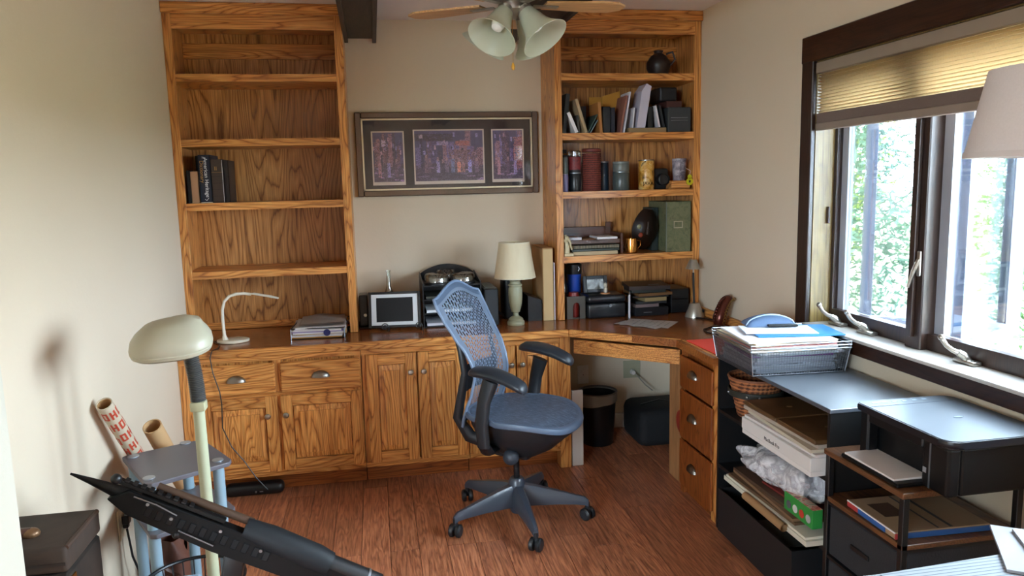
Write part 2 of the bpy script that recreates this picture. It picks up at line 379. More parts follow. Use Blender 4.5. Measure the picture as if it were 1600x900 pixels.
# pleated blind
bl = thing('window_blind', 'tan pleated fabric blind half lowered over the upper part of window', 'blind', (W - .03, -2.39, 1.72))
def blind_mat():
    m, t, b = nt('blind_fabric'); b.inputs['Base Color'].default_value = (*lin('C4AC86'), 1); b.inputs['Roughness'].default_value = .8
    n = noise(t, coords(t, (1, 1, 1), 0), 300, 2); t.links.new(mixc(t, n.outputs[0], 'A08C68', 'B8A27C'), b.inputs['Base Color'])
    tl = t.nodes.new('ShaderNodeBsdfTranslucent'); tl.inputs[0].default_value = (*lin('C4A678'), 1); mx = t.nodes.new('ShaderNodeMixShader'); mx.inputs[0].default_value = .45
    o = t.nodes['Material Output']; t.links.new(b.outputs[0], mx.inputs[1]); t.links.new(tl.outputs[0], mx.inputs[2]); t.links.new(mx.outputs[0], o.inputs[0]); return m
M['blind'] = blind_mat()
part('head_rail', B().box(W - .012, W + .03, -3.325, -1.462, 1.945, 1.988, .002), plain('8F8272', .6), bl)
NP = 13; zs = [1.945 - (1.945 - 1.785) * (i / (2 * NP)) ** 1.0 for i in range(2 * NP + 1)]
for i in range(NP):
    za, zb, zc = zs[2 * i], zs[2 * i + 1], zs[2 * i + 2]
    bb = B()
    bb.quad((W + .016, -3.32, za), (W + .016, -1.465, za), (W - .006, -1.465, zb), (W - .006, -3.32, zb)); bb.quad((W - .006, -3.32, zb), (W - .006, -1.465, zb), (W + .016, -1.465, zc), (W + .016, -3.32, zc))
    part('pleat', bb, 'blind', bl)
part('stacked_pleats', B().box(W - .006, W + .02, -3.32, -1.465, 1.745, 1.785, .002), plain('6F6058', .8, bmp=.3), bl)
part('bottom_rail', B().box(W - .008, W + .022, -3.322, -1.463, 1.716, 1.745, .003), plain('8C7E72', .6), bl)
part('pull_tab', B().box(W - .014, W - .008, -1.94, -1.90, 1.712, 1.718, .002), 'cream', bl)
# ceiling beams
for (a, c_) in ((.852, 1.026), (1.780, 1.954)):
    cb = struct('ceiling_beam', B().box(a + .022, c_ - .022, -5.99, -.002, 2.337, H - .001), 'beam')
    part('beam_board', B().box(a, a + .022, -5.99, -.002, 2.313, H - .001, .002), 'beam', cb); part('beam_board', B().box(c_ - .022, c_, -5.99, -.002, 2.313, H - .001, .002), 'beam', cb)
# outlets on the walls
def outlet(name, c, axis, label, plate='white', w=.07, h=.115):
    t = thing(name, label, 'outlet', c)
    x, y, z = c
    if axis == 'y':
        part('cover_plate', B().box(x - w / 2, x + w / 2, y, y + .005, z - h / 2, z + h / 2, .0015), plate, t)
        for dz in (-.022, .022):
            part('socket', B().box(x - .016, x + .016, y - .003, y, z + dz - .013, z + dz + .013, .002), plate, t); 
        part('screw', B().cyl((x, y - .004, z), (x, y, z), .003, n=8), 'steel', t)
    else:
        part('cover_plate', B().box(x - .005, x, y - w / 2, y + w / 2, z - h / 2, z + h / 2, .0015), plate, t)
        for dz in (-.022, .022): part('socket', B().box(x, x + .003, y - .016, y + .016, z + dz - .013, z + dz + .013, .002), plate, t)
    return t
outlet('wall_outlet', (2.186, -.007, .352), 'y', 'white wall outlet under the corner desk, above the bin')
outlet('phone_outlet', (2.50, -.007, .365), 'y', 'greenish plate with a round plug under the corner desk', plain('A7A78E', .5), .11, .11)
outlet('wall_outlet', (.007, -1.535, .335), 'x', 'cream wall outlet on left wall beside the grey shelf stand', 'cream')
struct('baseboard_back', B().box(1.98, 2.74, -.02, -.001, 0, .09, .003), 'white')
solo('adapter_plug', B().cyl((2.50, -.012, .35), (2.50, -.04, .35), .016, .013, 12), 'white', 'white round plug in greenish outlet under desk', 'plug', smooth=True)
solo('plug_cord', B().tube([(2.51, -.045, .345), (2.56, -.09, .28), (2.61, -.075, .24)], .0035, 6), plain('9A958A', .5), 'pale cord sloping from outlet down to black bag', 'cord', smooth=True)
pl = solo('black_plug', B().box(.011, .035, -1.55, -1.52, .33, .365, .004).box(.011, .03, -1.545, -1.525, .315, .33, .003), 'black', 'black plug in the cream left wall outlet', 'plug', smooth=True)
solo('power_cord', B().tube([(.022, -1.535, .31), (.03, -1.53, .2), (.05, -1.5, .08), (.08, -1.46, .012), (.2, -1.40, .012)], .004, 6), 'black', 'black cord dropping from left wall outlet to the floor', 'cord', smooth=True)

# ---------------------------------------------------------------- bookcases
def bookcase(x0, x1, st, zs, label, outside_left):
    t = thing('bookcase', label, 'bookcase', ((x0 + x1) / 2, -.17, .7605))
    F = -.333
    part('side_panel', B().box(x0 + .001, x0 + .02, F + .02, -.001, .762, H - .002), 'oak_side', t); part('side_panel', B().box(x1 - .02, x1 - .001, F + .02, -.001, .762, H - .002), 'oak_side', t)
    part('stile', B().box(x0 + .001, x0 + st, F, F + .02, .762, H - .003, .0015), 'oak_v', t); part('stile', B().box(x1 - st, x1 - .001, F, F + .02, .762, H - .003, .0015), 'oak_v', t)
    part('back_panel', B().box(x0 + .02, x1 - .02, -.016, -.002, .762, 2.38), 'oak_panel', t)
    part('cleat', B().box(x0 + .02, x1 - .02, -.03, -.016, 2.22, 2.30, .002), 'oak_h', t); part('cleat', B().box(x0 + .02, x1 - .02, -.03, -.016, .762, .80, .002), 'oak_h', t)
    part('top_rail', B().box(x0 + st, x1 - st, F, F + .02, 2.315, H - .003), 'oak_h', t); part('top_board', B().box(x0 + .02, x1 - .02, F + .02, -.002, 2.35, 2.37), 'oak_h', t)
    cr = B().box(x0 + .001, x1 - .001, F - .018, F, 2.385, H - .002, .003)
    part('crown', cr, 'oak_h', t)
    for z in zs: part('shelf', B().prism([(x0 + .021, -.017), (x1 - .021, -.017), (x1 - .021, F + .021), (x1 - st - .0005, F + .021), (x1 - st - .0005, F + .002), (x0 + st + .0005, F + .002), (x0 + st + .0005, F + .021), (x0 + .021, F + .021)], z - .037, z), 'oak_h', t)
    return t
ZL = (2.1006, 1.7836, 1.4663, 1.1179); ZR = (2.1075, 1.791, 1.4746, 1.1188)
bookcase(0, .8556, .042, ZL, 'tall built-in oak bookcase beside the left wall, nearly empty shelves', False)
bookcase(1.9523, 2.7922, .040, ZR, 'tall built-in oak bookcase beside window wall, shelves crowded with items', True)

# ---------------------------------------------------------------- worktop and cabinets
HC = .7604
wt = thing('worktop', 'continuous L-shaped brown oak worktop over cabinets and corner desk', 'worktop', (1.4, -.3, .725))
E1, E2, E3 = (1.943, -.605), (2.396, -1.004), (2.396, -1.398)
part('top_board', B().prism([(.002, -.002), (.002, -.585), (1.936, -.585), (2.376, -.995), (2.376, -1.398), (W - .002, -1.398), (W - .002, -.002)], .726, HC), 'oak_top', wt)
def edge(p, q, za, zb, th, name, mat, par, grow=.0):
    p, q = Vector((*p, 0)), Vector((*q, 0)); a = math.atan2((q - p).y, (q - p).x); L = (q - p).length
    return part(name, B().box(-grow, L + grow, 0, th, za, zb, .003, mat=rot(p, a)), mat, par)
edge((.002, -.605), E1, .722, HC + .0005, .02, 'front_edge', 'oak_h', wt)
edge(E1, E2, .722, HC + .0005, .02, 'front_edge', 'oak_h', wt)
edge(E2, E3, .722, HC + .0005, .02, 'front_edge', 'oak_y', wt)
part('end_cap', B().box(2.40, W - .003, -1.404, -1.398, .722, HC + .0005), 'oak_h', wt)
part('backsplash', B().box(W - .016, W - .002, -1.39, -.334, HC, HC + .045, .002), 'oak_y', wt)
# keyboard drawer under the diagonal
d = (Vector(E2) - Vector(E1)).normalized(); nrm = Vector((d.y, -d.x))
a = math.atan2(d.y, d.x); o0 = Vector((*(Vector(E1) + d * .02 - nrm * .012), 0))
kd = part('keyboard_drawer', B().box(0, .575, 0, .018, .634, .708, .002, mat=rot(o0, a)), 'oak_h', wt)
part('drawer_tray', B().box(.02, .555, .018, .36, .66, .672, mat=rot(o0, a)), 'oak_h', kd)
part('drawer_slide', B().box(.556, .575, .018, .34, .672, .705, mat=rot(o0, a)), 'black', kd)

def rpanel(x0, x1, z0, z1, Y, name, par, handle=None, mv='oak_v', mh='oak_h', fr=.055):
    """raised panel door facing -Y with frame, bevelled panel and a knob"""
    dd = part(name, B().box(x0 + .004, x1 - .004, Y + .0190, Y + .0198, z0 + .004, z1 - .004), mv, par)
    for (a_, b_) in ((x0, x0 + fr), (x1 - fr, x1)): part('stile', B().box(a_, b_, Y, Y + .02, z0, z1, .002), mv, dd)
    for (a_, b_) in ((z1 - fr, z1), (z0, z0 + fr)): part('rail', B().box(x0 + fr, x1 - fr, Y, Y + .02, a_, b_, .002), mh, dd)
    pb = B(); i = x0 + fr; j = x1 - fr; k = z0 + fr; l = z1 - fr
    lay = []
    for (q, dy) in ((.004, .0188), (.0045, .0115), (.031, .0075), (.0315, .0010)):
        lay.append(pb._v([(i + q, Y + dy, k + q), (j - q, Y + dy, k + q), (j - q, Y + dy, l - q), (i + q, Y + dy, l - q)]))
    for a_, b_ in zip(lay, lay[1:]):
        for n in range(4): pb.bm.faces.new([a_[n], a_[(n + 1) % 4], b_[(n + 1) % 4], b_[n]])
    pb.bm.faces.new(lay[-1])
    part('raised_panel', pb, mv, dd)
    if handle:
        hx, hz = handle
        part('knob', B().lathe([(.004, 0), (.005, .012), (.013, .016), (.015, .022), (.011, .027), (.002, .029)], n=14, mat=Matrix.Translation((hx, Y, hz)) @ Matrix.Rotation(R(90), 4, 'X')), 'nickel', dd, True)
    return dd
def cup_pull(c, par, facing='-y', w=.046):
    """half-dome cup pull"""
    b = B(); rings = []
    for i in range(7):
        th = math.pi / 2 * i / 6
        rings.append([Vector((math.cos(ph) * w * math.cos(th), -math.sin(th) * .022 - .002, abs(math.sin(ph)) * .034 * math.cos(th) - .008)) for ph in [math.pi * k / 12 for k in range(13)]])
    b.rings(rings, caps=False, closed=False)
    bmesh.ops.solidify(b.bm, geom=b.bm.faces[:], thickness=.0015)
    m = Matrix.Translation(c)
    if facing == '-x': m = m @ Matrix.Rotation(R(-90), 4, 'Z')
    b.bm.transform(m)
    return part('cup_pull', b, 'nickel', par, True)
def drawer(x0, x1, z0, z1, Y, par):
    dr = part('drawer', B().box(x0, x1, Y, Y + .02, z0, z1, .006, sg=1), 'oak_h', par)
    cup_pull(((x0 + x1) / 2, Y, (z0 + z1) / 2), dr)
    return dr
FY = -.582; DY = -.602
def carcass(x0, x1, par, stiles):
    part('carcass', B().box(x0 + .002, x1 - .002, FY + .02, -.002, .10, .721), 'oak_v', par)
    for (a, b_) in stiles: part('stile', B().box(a, b_, FY, FY + .02, .10, .725), 'oak_v', par)
    for (a, b_) in ((.693, .721), (.10, .130)): part('rail', B().box(x0 + .001, x1 - .001, FY - .001, FY + .019, a, b_), 'oak_h', par)
    part('toe_board', B().box(x0 + .002, x1 - .002, -.50, -.485, .001, .10), 'oak_dk', par)
cA = thing('base_cabinet', 'oak base cabinet beside the left wall, two drawers over two doors', 'cabinet', (.43, -.3, 0))
carcass(0, .868, cA, [(0.002, .11), (.44, .482), (.83, .866)])
part('rail', B().box(.11, .83, FY - .0005, FY + .0195, .512, .534), 'oak_h', cA)
drawer(.085, .448, .53, .683, DY, cA); drawer(.474, .862, .53, .683, DY, cA)
rpanel(.085, .450, .128, .515, DY, 'door', cA, (.405, .42)); rpanel(.468, .862, .128, .515, DY, 'door', cA, (.492, .42))
cB = thing('base_cabinet', 'narrow oak base cabinet with two tall doors, second cabinet from the left wall', 'cabinet', (1.135, -.3, 0))
carcass(.868, 1.405, cB, [(.87, .91), (1.36, 1.403)])
rpanel(.892, 1.142, .128, .692, DY, 'door', cB, (1.112, .595)); rpanel(1.150, 1.396, .128, .692, DY, 'door', cB, (1.178, .595))
cC = thing('base_cabinet', 'oak base cabinet behind the office chair, ending at the knee space', 'cabinet', (1.67, -.3, 0))
carcass(1.405, 1.90, cC, [(1.407, 1.44), (1.87, 1.899)])
rpanel(1.420, 1.655, .128, .692, DY, 'door', cC, (1.632, .595)); rpanel(1.663, 1.888, .128, .692, DY, 'door', cC, (1.690, .595))
part('corner_post', B().box(1.895, 1.955, -.584, -.50, 0, .721, .002), 'oak_v', cC)
part('end_panel', B().box(1.90, 1.955, -.50, -.004, 0, .721), 'birch', cC)
# pedestal
pd = thing('drawer_pedestal', 'oak pedestal of three drawers at the near end of desk', 'cabinet', (2.6, -1.2, 0))
part('carcass', B().box(2.42, W - .004, -1.375, -1.0, .0, .720), 'oak_red_v', pd)
part('stile', B().box(2.402, 2.42, -1.395, -1.345, 0, .722, .001), 'oak_v', pd); part('stile', B().box(2.402, 2.42, -1.04, -1.0, 0, .722, .001), 'oak_red_v', pd)
part('end_panel', B().box(2.42, W - .004, -1.395, -1.375, 0, .722), 'oak_v', pd)
for (a, b_) in ((.535, .690), (.285, .522), (.045, .272)):
    dr = part('drawer', B().box(2.388, 2.402, -1.365, -1.012, a, b_, .004), 'oak_red_v', pd); cup_pull((2.388, -1.17, (a + b_) / 2 + .01), dr, '-x', .046)
part('side_panel', B().box(2.432, 2.446, -1.0, -.78, 0, .722, .001), 'birch', pd)
solo('red_disc', B().cyl((2.4315, -.935, .325), (2.4275, -.935, .325), .058, n=28), plain('8A3226', .4), 'dark red round disc on the pale panel by the drawer pedestal', 'disc')
solo('white_board', B().box(1.962, 2.024, -.575, -.555, .001, .42, .002), plain('BDB4AA', .5), 'white board standing in knee space beside oak corner post', 'board')
# ---------------------------------------------------------------- books and papers
def book(name, label, cat, x0, x1, y0, y1, z0, z1, cover, group=None, lean=0, spine_marks=None, hollow=True, pages='pages', cv=.0025):
    """upright book with its spine towards -Y; lean tips it about its foot"""
    w = x1 - x0
    t = thing(name, label, cat, ((x0 + x1) / 2, y0, z0), 0, group)
    m = rot(((x0 + x1) / 2, 0, z0 + w / 2 * abs(math.sin(lean)) + .0005), lean, 'Y')
    off = (x0 + x1) / 2
    part('cover', B().box(-w / 2, w / 2, y0, y0 + .004, 0, z1 - z0, .001, mat=m).box(-w / 2, -w / 2 + cv, y0, y1, 0, z1 - z0, mat=m).box(w / 2 - cv, w / 2, y0, y1, 0, z1 - z0, mat=m), cover, t)
    part('page_block', B().box(-w / 2 + cv, w / 2 - cv, y0 + .004, y1 - .004, .004, z1 - z0 - .006, mat=m), 'pages' if pages == 'pages' else pages, t)
    for k, (a, b_, mt) in enumerate(spine_marks or []):
        part('spine_band', B().box(-w / 2 + .001, w / 2 - .001, y0 - .0006, y0, (z1 - z0) * a, (z1 - z0) * b_, mat=m), mt, t)
    return t
def sheetbox(b, x0, x1, y0, y1, z0, z1, a=0):
    cx_, cy_ = (x0 + x1) / 2, (y0 + y1) / 2
    return b.box(x0 - cx_, x1 - cx_, y0 - cy_, y1 - cy_, z0, z1, mat=rot((cx_, cy_, 0), a))
z3 = ZL[2] + .0005; Y = -.29
navy = plain('141B2C', .45); brownb = plain('3A2C24', .5); gold = plain('B58E52', .4, .6)
book('book', 'slim black book at the left end of the nearly empty shelves', 'book', .046, .062, Y, -.10, z3, z3 + .165, plain('0E0E10', .5), 'books on the third shelf')
book('book', 'small book with a plain tan spine beside a navy dictionary', 'book', .064, .100, Y, -.11, z3, z3 + .160, plain('A9805F', .6), 'books on the third shelf')
book('book', 'black book standing behind the small tan book', 'book', .055, .103, -.105, -.03, z3, z3 + .245, plain('121214', .5), 'books on the third shelf')
dc = book('book', 'thick navy dictionary with white and gold spine lettering', 'book', .106, .163, Y, -.08, z3, z3 + .242, navy, 'books on the third shelf', spine_marks=[(.0, .018, 'cream')])
text_part('lettering', 'American Heritage', .026, 'paper', dc, plane_mat((.141, Y - .001, z3 + .128), (0, 0, -1), (1, 0, 0)))
text_part('lettering', 'Dictionary', .026, gold, dc, plane_mat((.121, Y - .001, z3 + .158), (0, 0, -1), (1, 0, 0)))
text_part('lettering', 'The', .012, 'paper', dc, plane_mat((.134, Y - .001, z3 + .228), (1, 0, 0), (0, 0, 1)))
text_part('lettering', '✓', .016, 'paper', dc, plane_mat((.135, Y - .001, z3 + .018), (1, 0, 0), (0, 0, 1))) if False else part('publisher_mark', B().tube([(.128, Y - .001, z3 + .02), (.134, Y - .001, z3 + .012), (.146, Y - .001, z3 + .026)], .0012, 5), 'paper', dc)
b2 = book('book', 'thick dark brown leather book marked with two gold bars', 'book', .165, .221, Y, -.09, z3, z3 + .218, brownb, 'books on the third shelf', spine_marks=[(.70, .705, gold), (.45, .46, plain('2A1E18', .5)), (.30, .31, plain('2A1E18', .5)), (.15, .16, plain('2A1E18', .5)), (.6, .61, plain('2A1E18', .5))])
text_part('lettering', 'II', .028, gold, b2, plane_mat((.188, Y - .0012, z3 + .172), (1, 0, 0), (0, 0, 1)))
part('page_edge_line', B().box(.2185, .2205, Y - .0008, Y, z3 + .002, z3 + .215), 'paper2', b2)
book('book', 'near-black book closing the row of books on the left bookcase', 'book', .223, .246, Y + .02, -.09, z3, z3 + .214, plain('201A19', .5), 'books on the third shelf')

# LED desk lamp
dl = thing('desk_lamp', 'slim white curved LED desk lamp on the worktop left end', 'lamp', (.20, -.40, HC))
b = B(); prof = []
for k in range(28):
    th = 2 * math.pi * k / 28; rx = .085 if math.cos(th) > 0 else .075; prof.append((.225 + rx * math.cos(th), -.395 + .062 * math.sin(th)))
part('base', b.prism(prof, HC + .0005, HC + .016, bev=.005), plain('D9CFB8', .35), dl, True)
pts = [(.192, -.405, HC + .012), (.190, -.405, HC + .04), (.188, -.405, HC + .12), (.190, -.405, HC + .17), (.202, -.406, HC + .212), (.228, -.407, HC + .238), (.262, -.408, HC + .248), (.30, -.41, HC + .249), (.335, -.412, HC + .243)]
part('arm', B().tube(pts, [.019, .0085, .0075, .0075, .0075, .0075, .008, .008, .007], 12), plain('E2DCCB', .35), dl, True)
part('lamp_head', B().tube([(.325, -.412, HC + .246), (.35, -.413, HC + .245), (.43, -.416, HC + .228), (.468, -.418, HC + .217)], [.007, .017, .019, .013], 12, sq=(1, .32)), plain('E2DCCB', .35), dl, True)
solo('lamp_cord', B().tube([(.165, -.36, HC + .006), (.13, -.38, HC + .004), (.175, -.46, HC + .004), (.185, -.56, HC + .004), (.168, -.612, HC + .004), (.158, -.6165, HC - .03), (.165, -.6175, .66), (.19, -.6175, .56), (.195, -.6175, .50), (.19, -.6175, .38), (.225, -.6175, .28), (.28, -.6175, .2), (.33, -.6175, .11), (.38, -.6175, .045)], .0028, 6), 'black', 'thin black lamp cord hanging down over the left cabinet doors', 'cord', smooth=True)

# wire tray of papers under the left bookcase
def pile(parent_name, label, cat, x0, x1, y0, y1, z, sheets, group=None, seed=1):
    """a pile of papers: each sheet/pad its own part"""
    rr = random.Random(seed); t = thing(parent_name, label, cat, ((x0 + x1) / 2, (y0 + y1) / 2, z), 0, group)
    for (th, mt) in sheets:
        a = rr.uniform(-.10, .10); dx = rr.uniform(-.012, .012)
        part('sheet', sheetbox(B(), x0 + dx, x1 + dx, y0, y1, z, z + th - .0006, a), mt, t); z += th
    return t
tr = thing('paper_tray', 'black wire tray at the foot of left bookcase holding papers', 'tray', (.67, -.28, HC))
m = rot((.665, -.29, HC), R(-4))
part('tray_base', B().box(-.135, .135, -.155, .155, .001, .004, mat=m), 'black', tr)
for (p, q) in (((-.135, -.155), (.135, -.155)), ((-.135, .155), (.135, .155)), ((-.135, -.155), (-.135, .155)), ((.135, -.155), (.135, .155))):
    part('rim', B().cyl(m @ Vector((*p, .055)), m @ Vector((*q, .055)), .003, n=6), 'black', tr)
for (p, q) in ((-.135, -.155), (.135, -.155), (-.135, .155), (.135, .155)): part('post', B().cyl(m @ Vector((p, q, .001)), m @ Vector((p, q, .055)), .003, n=6), 'steel', tr)
rr = random.Random(4); z = HC + .0045
pp = thing('paper_stack', 'loose stack of papers and magazines heaped in the black wire tray', 'papers', (.665, -.29, z))
for k, (th, mt) in enumerate([(.006, 'manila'), (.004, 'paper'), (.008, 'paper2'), (.003, 'ltkraft'), (.008, 'paper'), (.006, plain('9A8FC0', .5)), (.008, 'paper'), (.007, 'paper2'), (.006, 'paper'), (.008, plain('D6CCC6', .7)), (.005, plain('CBBDB6', .7)), (.003, plain('DDD4CC', .7))]):
    mm = rot((.66 + rr.uniform(-.008, .008), -.29, z), R(rr.uniform(-5, 4)))
    if k >= 9: part('sheet', B().sheet(lambda u, v: mm @ Vector((-.10 + .225 * u, -.13 + .27 * v, .001 + .006 * math.sin(u * 7 + k) * v + .002)), 8, 6, .001), mt, pp); z += .007
    else: part('sheet', B().box(-.128, .128, -.15, .14, 0, th - .0005, mat=mm), mt, pp); z += th
part('magazine_spot', B().cyl((.70, -.442, HC + .03), (.70, -.4445, HC + .03), .018, n=14), plain('2A2E6A', .4), pp)

# framed picture on the wall
pf = thing('framed_picture', 'wide framed triptych of street scenes on back wall between bookcases', 'picture', (1.405, -.02, 1.47))
x0, x1, z0, z1 = .886, 1.924, 1.472, 1.938; fw = .034
FRM = plain('6B5F57', .25, .85); bevm = plain('CFC6AE', .3, .7)
for nm, (a, b_, c, e) in (('v', (x0, x0 + fw, z0, z1)), ('v', (x1 - fw, x1, z0, z1)), ('h', (x0 + fw, x1 - fw, z0, z0 + fw)), ('h', (x0 + fw, x1 - fw, z1 - fw, z1))):
    part('frame_rail', B().box(a, b_, -.030, -.004, c, e, .004), FRM, pf)
k = .009
for (a, b_, c, e) in ((x0 + fw, x0 + fw + k, z0 + fw, z1 - fw), (x1 - fw - k, x1 - fw, z0 + fw, z1 - fw), (x0 + fw, x1 - fw, z0 + fw, z0 + fw + k), (x0 + fw, x1 - fw, z1 - fw - k, z1 - fw)):
    part('inner_fillet', B().box(a, b_, -.024, -.008, c, e), bevm, pf)
part('mat_board', B().box(x0 + fw + k, x1 - fw - k, -.010, -.006, z0 + fw + k, z1 - fw - k), plain('2C2228', .7), pf)
def painting(par, a, b_, c, e, seed, kind):
    rr = random.Random(seed); part('print_border', B().box(a, b_, -.0125, -.0105, c, e), plain('E2D2C8', .7), par)
    a += .008; b_ -= .008; c += .018; e -= .007
    nu = int((b_ - a) / .0035); nv = int((e - c) / .0035); b = B(); bm = b.bm
    g = [[bm.verts.new((a + (b_ - a) * i / nu, -.0130, c + (e - c) * j / nv)) for j in range(nv + 1)] for i in range(nu + 1)]
    lay = bm.loops.layers.color.new('paint')
    grid = [[None] * nv for _ in range(nu)]
    for i in range(nu):
        for j in range(nv):
            v = j / nv; base = (.17 + .10 * abs(v - .5), .14 + .06 * v, .20 + .10 * v) if v > .35 else (.20, .16, .20)
            grid[i][j] = base
    def rect(u0, u1, v0, v1, col, jit=.05, d=.8):
        for i in range(max(0, int(u0 * nu)), min(nu, int(u1 * nu) + 1)):
            for j in range(max(0, int(v0 * nv)), min(nv, int(v1 * nv) + 1)):
                if rr.random() < d: q = rr.uniform(-jit, jit); grid[i][j] = tuple(max(0, x + q) for x in col)
    for q in range(16):     # facades
        u = rr.random(); rect(u, u + rr.uniform(.04, .14), rr.uniform(.25, .4), rr.uniform(.55, 1.0), rr.choice([(.34, .22, .22), (.24, .19, .30), (.45, .30, .28), (.20, .16, .20), (.30, .26, .40)]), .07, .8)
    for q in range(18): u = rr.random(); v = rr.uniform(.45, .9); rect(u, u + .025, v, v + .07, rr.choice([(.55, .42, .40), (.12, .10, .16), (.40, .38, .50)]))
    rect(0, 1, .0, .30, (.22, .17, .22), .08, .7)
    for q in range(30): u = rr.random(); v = rr.uniform(0, .28); rect(u, u + .10, v, v + .012, rr.choice([(.45, .34, .42), (.30, .24, .30), (.16, .13, .2)]))
    if kind == 'mid':
        rect(.0, .55, .80, .93, (.16, .13, .16)); rect(.36, .48, .72, .78, (.45, .40, .44)); rect(.60, .80, .70, .78, (.55, .25, .18)); rect(.50, .98, .25, .60, (.32, .20, .20), .1, .6)
        rect(.085, .10, .2, .9, (.14, .12, .2)); rect(.07, .115, .85, .92, (.5, .45, .42))
        for (u, hh, cc) in ((.16, .5, (.36, .26, .27)), (.21, .42, (.3, .22, .25)), (.33, .45, (.45, .42, .50)), (.40, .4, (.2, .16, .2)), (.46, .45, (.35, .28, .32)), (.55, .48, (.30, .36, .45)), (.64, .42, (.75, .42, .25)), (.70, .38, (.5, .32, .25)), (.80, .45, (.45, .45, .6)), (.90, .42, (.35, .25, .3))):
            rect(u - .022, u + .022, .17, hh - .05, cc); rect(u - .010, u + .010, hh - .04, hh + .02, (.50, .36, .30))
    else:
        rect(.30, .45, .0, 1, (.30, .22, .24), .08, .4); rect(.05, .2, .3, .8, (.42, .26, .24), .1, .6) if kind == 'l' else rect(.7, .98, .2, .85, (.52, .28, .22), .12, .6)
        for u in (.2, .5, .75): rect(u - .04, u + .04, .1, .38, rr.choice([(.55, .36, .32), (.42, .38, .5), (.3, .2, .24)])); rect(u - .015, u + .02, .38, .45, (.5, .36, .3))
        if kind == 'l': rect(.28, .42, .72, .84, (.55, .52, .50))
    for i in range(nu):
        for j in range(nv):
            f = bm.faces.new([g[i][j], g[i + 1][j], g[i + 1][j + 1], g[i][j + 1]]); cc = grid[i][j]
            for l in f.loops: gy = sum(cc) / 3; l[lay] = (*[min(1, (x * .6 + gy * .4) * 1.45 * k_ + .05) for x, k_ in zip(cc, (1.0, .92, 1.12))], 1)
    part('print', b, 'vcol', par)
painting(pf, .972, 1.155, 1.535, 1.835, 1, 'l'); painting(pf, 1.205, 1.610, 1.535, 1.842, 2, 'mid'); painting(pf, 1.653, 1.842, 1.538, 1.840, 3, 'r')
part('picture_glass', B().box(x0 + fw, x1 - fw, -.0215, -.0195, z0 + fw, z1 - fw), 'pglass', pf)

# ---------------------------------------------------------------- worktop, middle bay
sp = thing('speaker', 'slim black speaker standing against the left bookcase foot', 'speaker', (.895, -.2, HC))
part('body', B().box(.864, .912, -.24, -.12, HC + .012, HC + .185, .008, sg=2), 'black', sp); part('base', B().box(.860, .925, -.25, -.11, HC + .0005, HC + .012, .004), 'black', sp)
part('dial', B().cyl((.895, -.241, HC + .075), (.895, -.246, HC + .075), .009, n=14), 'nickel', sp, True)
# tabletop frame with scroll stand
tf = thing('photo_frame', 'black tabletop frame with white mat around a dark screen', 'frame', (1.05, -.33, HC), R(-6))
m = rot((0, 0, .014), R(-12), 'X')
for (a, b_, c, e) in ((-.140, -.124, 0, .195), (.124, .140, 0, .195), (-.124, .124, 0, .014), (-.124, .124, .181, .195)): part('frame_rail', B().box(a, b_, 0, .016, c, e, .002, mat=m), 'black', tf, local=True)
for (a, b_, c, e) in ((-.124, -.098, .014, .181), (.098, .124, .014, .181), (-.098, .098, .014, .032), (-.098, .098, .163, .181)): part('mat_strip', B().box(a, b_, .004, .010, c, e, mat=m), plain('D5D7D8', .5), tf, local=True)
part('screen', B().box(-.098, .098, .006, .010, .032, .163, mat=m), plain('15171A', .5, spec=.3), tf, local=True)
es = thing('frame_stand', 'small black scrolled wire stand holding the tabletop frame', 'stand', (1.05, -.335, HC), R(-6))
for s in (-.052, .128):
    sc_ = [(s + .020 * (1 - k / 26) * math.cos(k * .5), -.030, .026 + .020 * (1 - k / 26) * math.sin(k * .5)) for k in range(20)]
    part('scroll', B().tube(sc_, .0028, 6), 'black', es, True, local=True)
    part('foot', B().tube([(s + .02, -.03, .026), (s + .02, -.03, .004), (s + .02, .09, .004)], .003, 6), 'black', es, True, local=True)
solo('glass_flask', B().lathe([(.070, .001), (.072, .006), (.066, .035), (.046, .10), (.030, .155), (.024, .18), (.0125, .215), (.0115, .29), (.0145, .302), (.0145, .304), (.010, .303), (.010, .215), (.0225, .178), (.044, .10), (.063, .035), (.06, .008), (.001, .006)], (1.03, -.13, HC), 28), 'flask', 'clear conical glass flask behind the tabletop frame', 'flask', smooth=True)
# letter tray unit
lt = thing('letter_tray', 'black tiered letter tray with a curved raised back, below the picture', 'organizer', (1.37, -.2, HC))
X0, X1 = 1.205, 1.525
part('side_wall', B().prism([(-.33, 0), (-.05, 0), (-.05, .275), (-.33, .245)], X0 + .0, X0 + .006, mat=Matrix(((0, 0, 1, 0), (1, 0, 0, 0), (0, 1, 0, HC + .001), (0, 0, 0, 1)))), 'black', lt)
part('side_wall', B().prism([(-.33, 0), (-.05, 0), (-.05, .275), (-.33, .245)], X1 - .006, X1, mat=Matrix(((0, 0, 1, 0), (1, 0, 0, 0), (0, 1, 0, HC + .001), (0, 0, 0, 1)))), 'black', lt)
arc = [(X0 + (X1 - X0) * k / 16, .262 + .055 * math.sin(math.pi * k / 16) ** .8) for k in range(17)] + [(X1, 0), (X0, 0)]
part('back_wall', B().prism(arc, .044, .050, mat=Matrix(((1, 0, 0, 0), (0, 0, -1, 0), (0, 1, 0, HC + .001), (0, 0, 0, 1)))), 'black', lt)
for zz in (.002, .075, .150, .225): part('tier', B().box(X0 + .006, X1 - .006, -.325, -.052, HC + zz, HC + zz + .006), 'black', lt)
